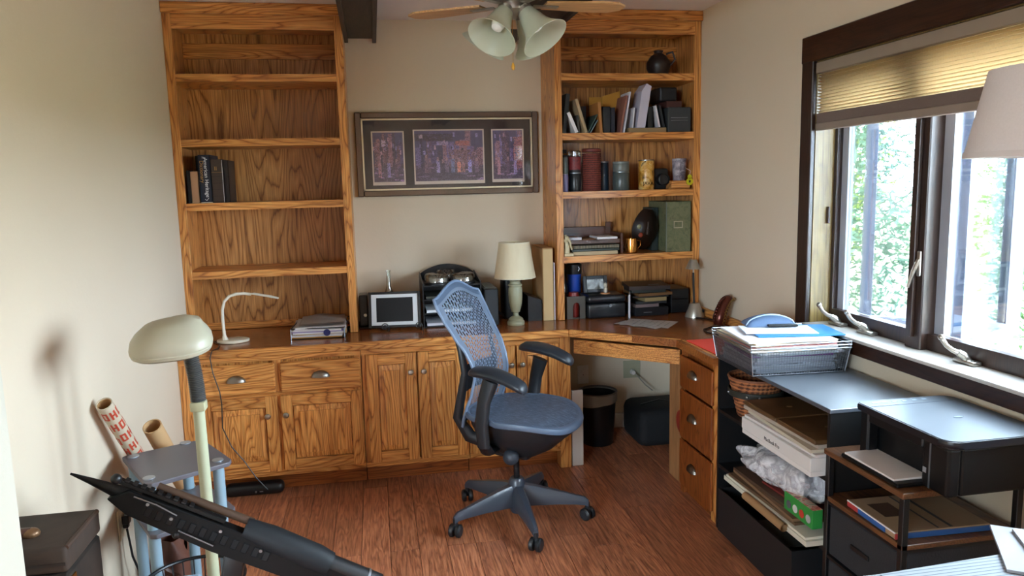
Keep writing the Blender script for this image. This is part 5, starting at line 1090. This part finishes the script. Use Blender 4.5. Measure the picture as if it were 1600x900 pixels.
# wicker basket
wk_ = thing('wicker_basket', 'brown wicker basket with dark leather strap on the black shelf', 'basket', (2.50, -1.56, .5455))
wm = weave('wicker', ['4E2A18', 'A8683E'], 18, 20)
prof = [(.06, .001)] + [q for k in range(8) for q in ((.070 + k * .0048, .006 + k * .020), (.075 + k * .0048, .014 + k * .020))] + [(.112, .172), (.106, .172), (.10, .150), (.065, .010), (.001, .008)]
part('body', B().lathe(prof, (2.487, -1.565, .5455), 40), wm, wk_, True)
part('rim', B().tube([(2.487 + .109 * math.cos(k * math.pi / 20), -1.565 + .109 * math.sin(k * math.pi / 20), .5455 + .172) for k in range(41)], .005, 8, caps=False), plain('7A4A30', .6), wk_, True)
part('strap', B().lathe([(.1045, .095), (.110, .097), (.112, .122), (.108, .124)], (2.487, -1.565, .5455), 40, caps=False), plain('2A2B24', .5), wk_, True)
for a_ in (172, 225, 250): part('rivet', B().sphere((2.487 + .113 * math.cos(R(a_)), -1.565 + .113 * math.sin(R(a_)), .5455 + .109), .006, 6), 'steel', wk_, True)
# white laptop box and papers over it
z = .546
wb = thing('laptop_box', 'white laptop box with small dark lettering on the black shelf', 'box', (2.48, -1.97, z))
part('lid', B().box(2.338, 2.60, -2.205, -1.735, z + .018, z + .064, .002), plain('D6D2CE', .4), wb); part('tray', B().box(2.340, 2.598, -2.203, -1.737, z, z + .0175, .001), plain('DAD6D2', .4), wb)
text_part('lettering', 'MacBook Pro', .019, plain('55514E', .5), wb, plane_mat((2.3375, -1.96, z + .035), (0, -1, 0), (0, 0, 1)))
zz = z + .0645; rr = random.Random(9)
for k, (th, mt, x0_, x1_, y0_, y1_, lab, cat) in enumerate([(.010, plain('CFC7C4', .7), 2.352, 2.58, -2.20, -1.74, 'curling white papers directly on top of the white laptop box', 'papers'), (.012, plain('B9AE9A', .7), 2.36, 2.60, -2.19, -1.73, 'cream folder above papers on the white laptop box', 'folder'), (.014, plain('A8998A', .7), 2.37, 2.60, -2.18, -1.70, 'grey-tan pad of papers under the brown portfolios', 'papers')]):
    solo(cat, sheetbox(B(), x0_, x1_, y0_, y1_, zz, zz + th - .0006, R([1.5, -2.5, 2][k])), mt, lab, cat); zz += th
br1 = plain('5A4026', .4, var=.15)
for k, (y0_, y1_, lab) in enumerate(((-2.185, -1.945, 'dark brown leather portfolio nearest the printer on the paper pile'), (-1.935, -1.70, 'dark brown leather portfolio beside the wicker basket on paper pile'))):
    t = thing('portfolio', lab, 'portfolio', (2.48, (y0_ + y1_) / 2, zz)); part('cover', B().box(2.365, 2.61, y0_, y1_, zz, zz + .016, .003), br1, t); part('emblem', B().cyl((2.49, (y0_ + y1_) / 2, zz + .016), (2.49, (y0_ + y1_) / 2, zz + .0166), .010, n=10), plain('8A6A44', .4), t); 
# shelf two: plastic bag over folders
z = .3005
solo('white_binder', sheetbox(B(), 2.335, 2.60, -2.20, -1.60, z, z + .018, R(0)), plain('C9C4B4', .6), 'long white binder lying lowest on the middle black shelf', 'binder')
solo('card_folder', B().box(2.338, 2.60, -2.19, -1.615, z + .0185, z + .028, .001), plain('D3CDBB', .6), 'cream folder lying on the long white binder', 'folder')
for k, (dx, a_, mt, lab) in enumerate(((0, 1.5, plain('5E4630', .6), 'brown album lying on the cream folder, middle black shelf'), (.01, -2, plain('7A5C42', .6), 'lighter brown album above the brown one'), (.02, 1, plain('4A3526', .6), 'dark brown album topmost below the plastic bag'))):
    solo('album', sheetbox(B(), 2.345 + dx, 2.60, -2.10, -1.63, z + .0285 + .011 * k, z + .039 + .011 * k, R(a_)), mt, lab, 'album')
zb = z + .062
solo('red_booklet', sheetbox(B(), 2.40, 2.58, -2.15, -1.80, zb, zb + .008, R(3)), plain('6E2420', .5), 'dark red booklet half hidden under the plastic bag', 'booklet')
solo('kraft_roll', B().tube([(2.315, -2.065, z + .014), (2.33, -1.80, z + .054)], .0135, 16), 'kraft', 'small rolled kraft paper poking out of middle shelf', 'roll', smooth=True) if False else None
kr = thing('paper_roll', 'small open roll of brown paper at the edge of middle shelf', 'roll', (2.322, -2.07, z)); part('roll', B().lathe([(.015, 0), (.015, .28), (.012, .28), (.012, 0)], n=20, caps=False, mat=Matrix.Translation((2.322, -2.085, z + .016)) @ Matrix.Rotation(R(-90), 4, 'X')), plain('9A7650', .7), kr, True)
pb = thing('plastic_bag', 'crumpled clear plastic bag stuffed on the middle black shelf', 'bag', (2.46, -1.86, zb + .0085))
import mathutils
def bagpt(u, v):
    th = 2 * math.pi * u; ph = math.pi * v
    n1 = mathutils.noise.noise(Vector((math.cos(th) * 2.2, math.sin(th) * 2.2, v * 3.4))); n2 = mathutils.noise.noise(Vector((math.cos(th) * 6, math.sin(th) * 6, v * 8 + 3)))
    r = 1 + .35 * n1 + .16 * n2
    return Vector((2.46 + .115 * r * math.sin(ph) * math.cos(th), -1.885 + .255 * r * math.sin(ph) * math.sin(th), zb + .010 + .066 * (1 - math.cos(ph)) * (1 + .25 * n1)))
part('film', B().sheet(bagpt, 56, 26), 'bag', pb, True); part('wrapped_bundle', B().sheet(lambda u, v: bagpt(u, v) * .0 + Vector((2.46, -1.885, zb + .05)) + (bagpt(u, v) - Vector((2.46, -1.885, zb + .05))) * .78, 36, 16), plain('B4B0B6', .6), pb, True)
gbx = thing('game_box', 'green game box with round pictures, near end of middle shelf', 'box', (2.42, -2.10, z + .0625))
part('body', B().box(2.352, 2.39, -2.205, -2.03, z + .062, z + .128, .001), plain('2F8A3E', .4), gbx)
for k, c_ in enumerate(('55585E', 'C9C9C4', 'B83428', '9FA3A0')): part('picture_disc', B().cyl((2.3515, -2.062 - k * .040, z + .090 - .0), (2.3505, -2.062 - k * .040, z + .090), .0145, n=16), plain(c_, .5), gbx)
part('top_picture', B().box(2.353, 2.389, -2.204, -2.031, z + .128, z + .129), speckle('box_art', ['2A5A86', 'B8452E', 'C9B89A', '2F6A4A'], 30, .4), gbx)
lc = thing('camera_lens', 'black camera lens with a silver ring beyond the plastic bag', 'lens', (2.68, -2.06, z + .0)); part('barrel', B().cyl((2.655, -2.10, z + .045), (2.72, -2.10, z + .045), .04, n=20), 'black', lc, True); part('ring', B().cyl((2.652, -2.10, z + .045), (2.655, -2.10, z + .045), .016, n=16), 'steel', lc, True)
# bottom: black file box
fbx = thing('file_box', 'black open file box on the floor-level black shelf', 'box', (2.47, -1.85, .0455))
kk = plain('17181A', .55)
for (a_, b_, c_, e_) in ((2.345, 2.351, -2.10, -1.53), (2.594, 2.60, -2.10, -1.53), (2.351, 2.594, -2.10, -2.094), (2.351, 2.594, -1.536, -1.53)): part('side', B().box(a_, b_, c_, e_, .0465, .232), kk, fbx)
part('bottom', B().box(2.345, 2.60, -2.10, -1.53, .0455, .0463), kk, fbx); part('flap', B().box(2.36, 2.58, -2.02, -1.80, .20, .208, .003, mat=rot((0, 0, 0), 0)), plain('3A3A36', .5), fbx)
# wire letter basket with papers
wb_ = thing('wire_basket', 'silver wire mesh basket heaped with papers, on the shelf corner', 'basket', (2.545, -1.63, .7805), R(-3))
bw, bd, bh = .20, .185, .098     # half sizes along x and y
def mesh_wall(p, q, z0_, z1_, n_, out):
    b = B(); p, q = Vector(p), Vector(q)
    for k in range(n_ + 1):
        a_ = p.lerp(q, k / n_); b.tube([(a_.x * .93, a_.y * .93, z0_), (a_.x, a_.y, z1_)], .0009, 3)
    for k in range(7):
        f_z = k / 6; s_ = .93 + .07 * f_z; b.tube([(p.x * s_, p.y * s_, z0_ + (z1_ - z0_) * f_z), (q.x * s_, q.y * s_, z0_ + (z1_ - z0_) * f_z)], .0009, 3)
    part('mesh_side', b, plain('6B6F76', .4, .6), wb_, local=True, kind='stuff')
cor = [(-bw, -bd, 0), (bw, -bd, 0), (bw, bd, 0), (-bw, bd, 0)]
film = clear('basket_gauze', (.55, .58, .62), .12, .4)
for k in range(4):
    p, q = cor[k], cor[(k + 1) % 4]; mesh_wall(p, q, .002, bh, 36 if k % 2 == 0 else 32, 0)
    bq = B(); bq.quad((p[0] * .93, p[1] * .93, .002), (q[0] * .93, q[1] * .93, .002), (q[0], q[1], bh), (p[0], p[1], bh)); part('gauze_side', bq, film, wb_, local=True)
    for zr in (bh, bh + .012, bh + .024): part('rim_wire', B().tube([(p[0] * 1.01, p[1] * 1.01, zr), (q[0] * 1.01, q[1] * 1.01, zr)], .0026, 6), 'steel', wb_, True, local=True)
    part('bottom_wire', B().tube([(p[0] * .93, p[1] * .93, .003), (q[0] * .93, q[1] * .93, .003)], .0022, 6), plain('3A3D42', .4, .5), wb_, True, local=True)
    part('corner_wire', B().tube([(p[0] * .93, p[1] * .93, .003), (p[0] * 1.01, p[1] * 1.01, bh + .024)], .0025, 6), 'steel', wb_, True, local=True)
part('bottom_mesh', B().box(-bw * .92, bw * .92, -bd * .92, bd * .92, .001, .002), plain('5A5E66', .5, .3), wb_, local=True)
tm_ = rot((2.545, -1.63, .7805), R(-3)); zz = .003; rr = random.Random(12)
sheets = [(.016, 'B8BCC8', 'grey papers'), (.012, 'D8DADF', 'white papers'), (.010, 'C9C6CE', 'pale papers'), (.012, 'DCDCE0', 'white papers'), (.008, '9A3A9A', 'purple leaflet'), (.008, 'E0DEDD', 'white papers'), (.009, 'C7B8A0', 'tan pad'), (.007, 'E4E2E2', 'white sheets'), (.006, 'C98A86', 'pink folder'), (.010, 'CDBE9E', 'cream envelope'), (.006, 'EDECEE', 'bright white envelope')]
ps = thing('paper_heap', 'heap of mail and papers filling the wire mesh basket', 'papers', tm_ @ Vector((0, 0, .003)), R(-3))
for k, (th, c_, nm_) in enumerate(sheets):
    th *= 1.22
    lo = k < 5; sx = .165 if lo else .175; sy = .145 if lo else .16
    mm = Matrix.Translation((rr.uniform(-.012, .012), rr.uniform(-.01, .01), zz - .003)) @ Matrix.Rotation(R(rr.uniform(-5, 5)), 4, 'Z')
    part('sheet', B().box(-sx, sx, -sy, sy, 0, th - .0006, .001, mat=mm), plain(c_, .6), ps, local=True); zz += th
zt = .7805 + zz + .001
solo('blue_folder', B().box(-.15, .19, -.115, .10, 0, .005, .001, mat=rot((2.585, -1.62, zt), R(-10))), plain('2F7FB8', .4), 'bright blue folder lying over the paper heap in wire basket', 'folder')
solo('white_envelope', B().box(-.15, .13, -.09, .07, 0, .004, .001, mat=rot((2.56, -1.61, zt + .0055), R(-16))), plain('DDE2EA', .5), 'white envelope over the blue folder in wire basket', 'envelope')
po = thing('fabric_pouch', 'pale blue fabric pouch with a black strap on top of papers', 'pouch', (2.56, -1.52, zt + .01), R(-12))
part('body', B().sheet(lambda u, v: Vector(((u - .5) * .20, (v - .5) * .12, .002 + .042 * math.sin(math.pi * u) ** .5 * math.sin(math.pi * min(1, v + .0)) ** .5)), 18, 12, .003), plain('7A93B4', .7, bmp=.2), po, True, local=True)
part('piping', B().tube([((u - .5) * .20, -.035, .004 + .044 * math.sin(math.pi * u) ** .5) for u in [k / 16 for k in range(17)]], .003, 6), plain('9FB3CC', .6), po, True, local=True); part('strap', B().box(-.02, .10, -.075, -.052, .003, .013, .003), 'black', po, local=True)
solo('white_card_box', B().box(2.47, 2.53, -1.56, -1.49, zt + .002, zt + .034, .003), plain('CFC9B8', .5), 'small off-white box behind the paper heap near ornate sculpture', 'box') if False else None

# rolling cart
rc = thing('printer_cart', 'rustic brown and black printer cart with a grey fabric drawer', 'cart', (2.58, -2.43, 0), R(2))
rus = oak('rustic_board', 'y', '7A5232', '684428', '3E2614', .8, 1.0, .45)
RX0, RX1, RY0, RY1 = 2.375, 2.765, -2.60, -2.232
part('top_board', B().box(RX0 - .008, RX1, RY0 - .006, RY1, .637, .655, .002), rus, rc); part('middle_board', B().box(RX0, RX1, RY0, RY1, .482, .498, .002), rus, rc)
for (x_, y_) in ((RX0 + .010, RY0 + .010), (RX0 + .010, RY1 - .010), (RX1 - .012, RY0 + .010), (RX1 - .012, RY1 - .010)): part('leg', B().box(x_ - .010, x_ + .010, y_ - .010, y_ + .010, .03, .636, .002), 'black', rc)
for (x_, y_) in ((RX0 + .010, RY0 + .010), (RX0 + .010, RY1 - .010), (RX1 - .012, RY0 + .010), (RX1 - .012, RY1 - .010)): part('caster', B().cyl((x_ - .008, y_, .016), (x_ + .008, y_, .016), .015, n=14), 'black', rc, True)
gf = plain('232529', .85, bmp=.3)
for (a_, b_) in ((.30, .470), (.10, .285)):
    dr = part('fabric_drawer', B().box(RX0 + .006, RX1 - .03, RY0 + .022, RY1 - .022, a_, b_, .006), gf, rc); part('pull_tab', B().box(RX0 + .000, RX0 + .006, RY0 + .14, RY1 - .14, (a_ + b_) / 2 - .008, (a_ + b_) / 2 + .008, .002), 'black', dr)
for z_ in (.472, .288, .09): part('rail', B().box(RX0 + .002, RX0 + .016, RY0 + .02, RY1 - .02, z_, z_ + .010), 'black', rc); part('side_rail', B().box(RX0 + .02, RX1 - .02, RY0 + .002, RY0 + .016, z_, z_ + .010), 'black', rc)
part('side_fabric', B().box(RX0 + .02, RX1 - .02, RY0 + .004, RY0 + .008, .10, .472), gf, rc)
bxm = thing('flat_carton', 'flat brown carton with red and blue edges on cart middle shelf', 'box', (2.53, -2.45, .4985))
m_ = rot((2.53, -2.455, .4985), R(-2))
part('body', B().box(-.145, .155, -.115, .115, .001, .022, .001, mat=m_), plain('9A8268', .5, var=.15), bxm); part('edge_band', B().box(-.147, -.145, -.07, .06, .002, .018, mat=m_), plain('2A5A9A', .4), bxm); part('edge_band', B().box(-.147, -.145, .06, .115, .002, .021, mat=m_), plain('A83A3A', .4), bxm); part('edge_band', B().box(-.12, .155, -.117, -.115, .002, .018, mat=m_), plain('2A5A9A', .4), bxm); part('edge_band', B().box(-.147, -.12, -.117, -.115, .002, .018, mat=m_), plain('A83A3A', .4), bxm)
part('white_edge', B().box(-.148, -.145, -.115, .115, .0185, .0225, mat=m_), 'paper', bxm); part('printed_panel', B().box(-.11, -.04, -.02, .07, .0222, .0228, mat=m_), plain('4A3A30', .5), bxm); part('printed_stripe', B().box(.03, .04, -.11, .11, .0222, .0228, mat=m_), plain('3E4246', .5), bxm); part('printed_stripe', B().box(-.01, -.004, -.11, .11, .0222, .0228, mat=m_), plain('3E4246', .5), bxm)
# printer
pr_ = thing('printer', 'black desktop printer with a wide flat glossy lid by window', 'printer', (2.6, -2.5, .656))
pm = plain('08090B', .45, spec=.35); lid_sheen = plain('4A525B', .42, var=.03, spec=1.0)  # lid top is black plastic; sky reflection put into its grey-blue
part('body', B().box(2.492, 2.760, -2.665, -2.29, .657, .795, .008, sg=2), pm, pr_)
part('front_column', B().box(2.452, 2.492, -2.665, -2.565, .657, .795, .008, sg=2), pm, pr_); part('front_column', B().box(2.452, 2.492, -2.33, -2.29, .657, .795, .006), pm, pr_); part('front_top', B().box(2.452, 2.492, -2.565, -2.33, .765, .795, .004), pm, pr_)
def rrect(x0_, x1_, y0_, y1_, r):
    out = []
    for (cx_, cy_, s) in ((x1_ - r, y1_ - r, 0), (x0_ + .012, y1_ - .012, 90), (x0_ + r, y0_ + r, 180), (x1_ - r, y0_ + r, 270)):
        q = .012 if s == 90 else r
        for k in range(6): out.append((cx_ + q * math.cos(R(s + 18 * k)), cy_ + q * math.sin(R(s + 18 * k))))
    return out
part('lid', B().prism(rrect(2.435, 2.765, -2.685, -2.290, .045), .800, .8195, bev=.005), plain('14151B', .35), pr_, True); part('lid_sheen_plate', B().prism(rrect(2.440, 2.761, -2.680, -2.294, .042), .8190, .8212), lid_sheen, pr_); part('lid_underside', B().prism(rrect(2.445, 2.760, -2.675, -2.295, .04), .794, .800), 'black', pr_)  # pale plate on the dark lid stands in for sky sheen
part('hinge_line', B().box(2.440, 2.762, -2.352, -2.350, .8215, .8224), plain('5A626C', .4), pr_)
part('emblem', B().prism([(2.62 + .016 * math.cos(R(60 * k)), -2.50 + .007 * math.sin(R(60 * k))) for k in range(6)], .8221, .8228), plain('8A98A6', .3, .5), pr_)
for k in range(6): part('icon', B().box(2.47 + .035 * k, 2.485 + .035 * k, -2.325, -2.315, .8221, .8226), plain('8A98A6', .4), pr_)
part('output_tray', B().box(2.372, 2.492, -2.575, -2.315, .657, .668, .003), pm, pr_)
part('front_edge_strip', B().box(2.4510, 2.4522, -2.600, -2.594, .66, .79), plain('6A7078', .3, .5), pr_); part('wifi_mark', B().box(2.4510, 2.4520, -2.585, -2.572, .70, .715), plain('8A8E94', .5), pr_)  # pale vertical strip down the front edge, and a small mark
solo('printed_sheet', B().box(2.382, 2.62, -2.555, -2.325, .6685, .6765, .001), plain('D9D2CE', .6), 'blank white paper stack lying in the printer tray', 'paper') if False else solo('printed_sheet', B().box(2.377, 2.491, -2.552, -2.325, .6685, .6745, .001), plain('D9D2CE', .6), 'blank white sheets lying in the printer output tray', 'paper')

# near desk at the bottom right with papers and the tall lamp
nd = thing('near_desk', 'white topped desk at the bottom right nearest the camera', 'desk', (2.35, -3.45, 0))
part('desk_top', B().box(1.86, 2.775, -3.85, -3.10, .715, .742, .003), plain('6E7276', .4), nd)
for (x_, y_) in ((1.90, -3.14), (2.74, -3.14), (1.90, -3.81), (2.74, -3.81)): part('leg', B().box(x_ - .02, x_ + .02, y_ - .02, y_ + .02, .001, .715), 'black', nd)
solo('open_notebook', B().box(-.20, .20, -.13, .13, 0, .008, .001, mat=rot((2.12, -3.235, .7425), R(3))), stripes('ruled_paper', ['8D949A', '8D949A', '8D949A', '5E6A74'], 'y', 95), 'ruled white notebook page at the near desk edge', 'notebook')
for k, (cx_, cy_, a_, lab) in enumerate(((2.33, -3.16, -35, 'white sheet with a turned corner lying lowest on notebook'), (2.37, -3.19, -28, 'white sheet lying over another at the desk edge'), (2.41, -3.205, -40, 'topmost white sheet of the pile at the desk edge'))):
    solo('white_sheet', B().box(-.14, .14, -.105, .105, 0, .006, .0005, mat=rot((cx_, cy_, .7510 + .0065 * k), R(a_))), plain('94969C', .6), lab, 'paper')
tlp = thing('tall_lamp', 'lamp with pleated off-white shade at the right edge by window', 'lamp', (2.385, -3.0, 0))
c = (2.385, -3.0, 0)
part('lamp_shade', B().lathe([(.180 , 1.562), (.142, 1.742), (.140, 1.742), (.178, 1.562)], c, 48, caps=False), plain('D3CFCF', .8, bmp=.1), tlp, True)
part('shade_hem', B().lathe([(.1812, 1.560), (.1805, 1.572), (.179, 1.572), (.1795, 1.560)], c, 48, caps=False), plain('C9C4C4', .8), tlp, True)
part('pole', B().cyl((2.385, -3.0, .03), (2.385, -3.0, 1.60), .010, n=14), 'nickel', tlp, True); part('base', B().lathe([(.12, .001), (.12, .015), (.03, .03)], c, 32), 'nickel', tlp, True); part('spider', B().tube([(2.245, -3.0, 1.735), (2.385, -3.0, 1.60), (2.525, -3.0, 1.735)], .003, 6), 'nickel', tlp, True)
# ---------------------------------------------------------------- outdoors
struct('terrain', B().box(-30, 60, -30, 60, -.62, -.40), speckle('lawn', ['848268', '928E76', '7A7860'], 3, .9))
struct('patio_path', B().prism([(2.95, -6.5), (2.95, 2.2), (6.2, 4.6), (8.6, 5.2), (9.2, 1.5), (7.6, -.5), (6.4, -6.5)], -.40, -.36), plain('9E9290', .8, bmp=.2, bscale=20))  # path widened beside the house to bounce daylight up indoors
def leafm(name, a_, b_):
    m, t, b = nt(name); oi = noise(t, coords(t, (1, 1, 1), 0), 2.3, 3); t.links.new(mixc(t, oi.outputs[0], a_, b_), b.inputs['Base Color']); b.inputs['Roughness'].default_value = .7
    tl_ = t.nodes.new('ShaderNodeBsdfTranslucent'); t.links.new(mixc(t, oi.outputs[0], a_, b_), tl_.inputs[0]); mx = t.nodes.new('ShaderNodeMixShader'); mx.inputs[0].default_value = .5
    o = t.nodes['Material Output']; t.links.new(b.outputs[0], mx.inputs[1]); t.links.new(tl_.outputs[0], mx.inputs[2]); t.links.new(mx.outputs[0], o.inputs[0]); return m
LM = [leafm('spruce_needles', '2A4424', '466636'), leafm('yellow_green_leaves', '56702A', '828E3C'), leafm('blue_green_needles', '284434', '46644E')]
def tree(x_, y_, h_, r_, kind, n_, label, seed):
    rr = random.Random(seed); t = thing('spruce_tree' if kind != 1 else 'leafy_tree', label, 'tree', (x_, y_, -.4), 0, 'trees outside the window')
    part('trunk', B().tube([(x_, y_, -.42), (x_ + .05, y_, h_ * .5), (x_, y_, h_ * .95)], [.16, .09, .02], 8), plain('5A4A3E', .9), t, True)
    b = B(); bm = b.bm
    for k in range(n_ // 26):
        zc = -.2 + (h_ - .2) * rr.random() ** 1.1; f_ = 1 - (zc + .4) / (h_ + .5); th = rr.uniform(0, 2 * math.pi)
        rad = r_ * (f_ if kind != 1 else math.sin(math.pi * min(.98, .12 + .85 * (1 - f_))) ** .6)
        tip = Vector((x_ + rad * math.cos(th), y_ + rad * math.sin(th), zc - (.25 * rad if kind != 1 else 0)))
        root = Vector((x_, y_, zc + .15))
        for q in range(26):
            s_ = rr.random() ** .6; c_ = root.lerp(tip, s_) + Vector((rr.gauss(0, .10), rr.gauss(0, .10), rr.gauss(0, .07)))
            a_ = Vector((rr.gauss(0, 1), rr.gauss(0, 1), rr.gauss(-.3, .6))).normalized() * rr.uniform(.08, .20); w_ = a_.cross(Vector((rr.gauss(0, 1), rr.gauss(0, 1), rr.gauss(0, 1)))).normalized() * (.022 if kind != 1 else .055)
            bm.faces.new([bm.verts.new(c_ - w_), bm.verts.new(c_ + w_), bm.verts.new(c_ + a_)])
    part('foliage', b, LM[kind], t, kind='stuff')
spec = [(8.7, 2.3, 6.0, 1.75, 0, 'green spruce seen through the right-hand window pane'), (6.9, 5.2, 6.5, 1.75, 2, 'blue-green spruce seen through the left window pane'), (11.4, 5.6, 8.0, 2.3, 0, 'tall spruce behind the nearer two, beyond the mullion'),
        (12.9, 1.2, 6.0, 2.1, 1, 'yellow-green leafy tree at the far right outside'), (8.7, 9.3, 6.5, 2.1, 1, 'yellow-green leafy tree at far left outside'), (16.5, 5.0, 9.5, 2.9, 2, 'large bluish spruce behind the others at the right'), (13.4, 10.6, 9.5, 3.0, 0, 'broad spruce far back outside left pane')]
for k, (x_, y_, h_, r_, kd_, lab) in enumerate(spec): tree(x_, y_, h_, r_, kd_, 13000, lab, 30 + k)
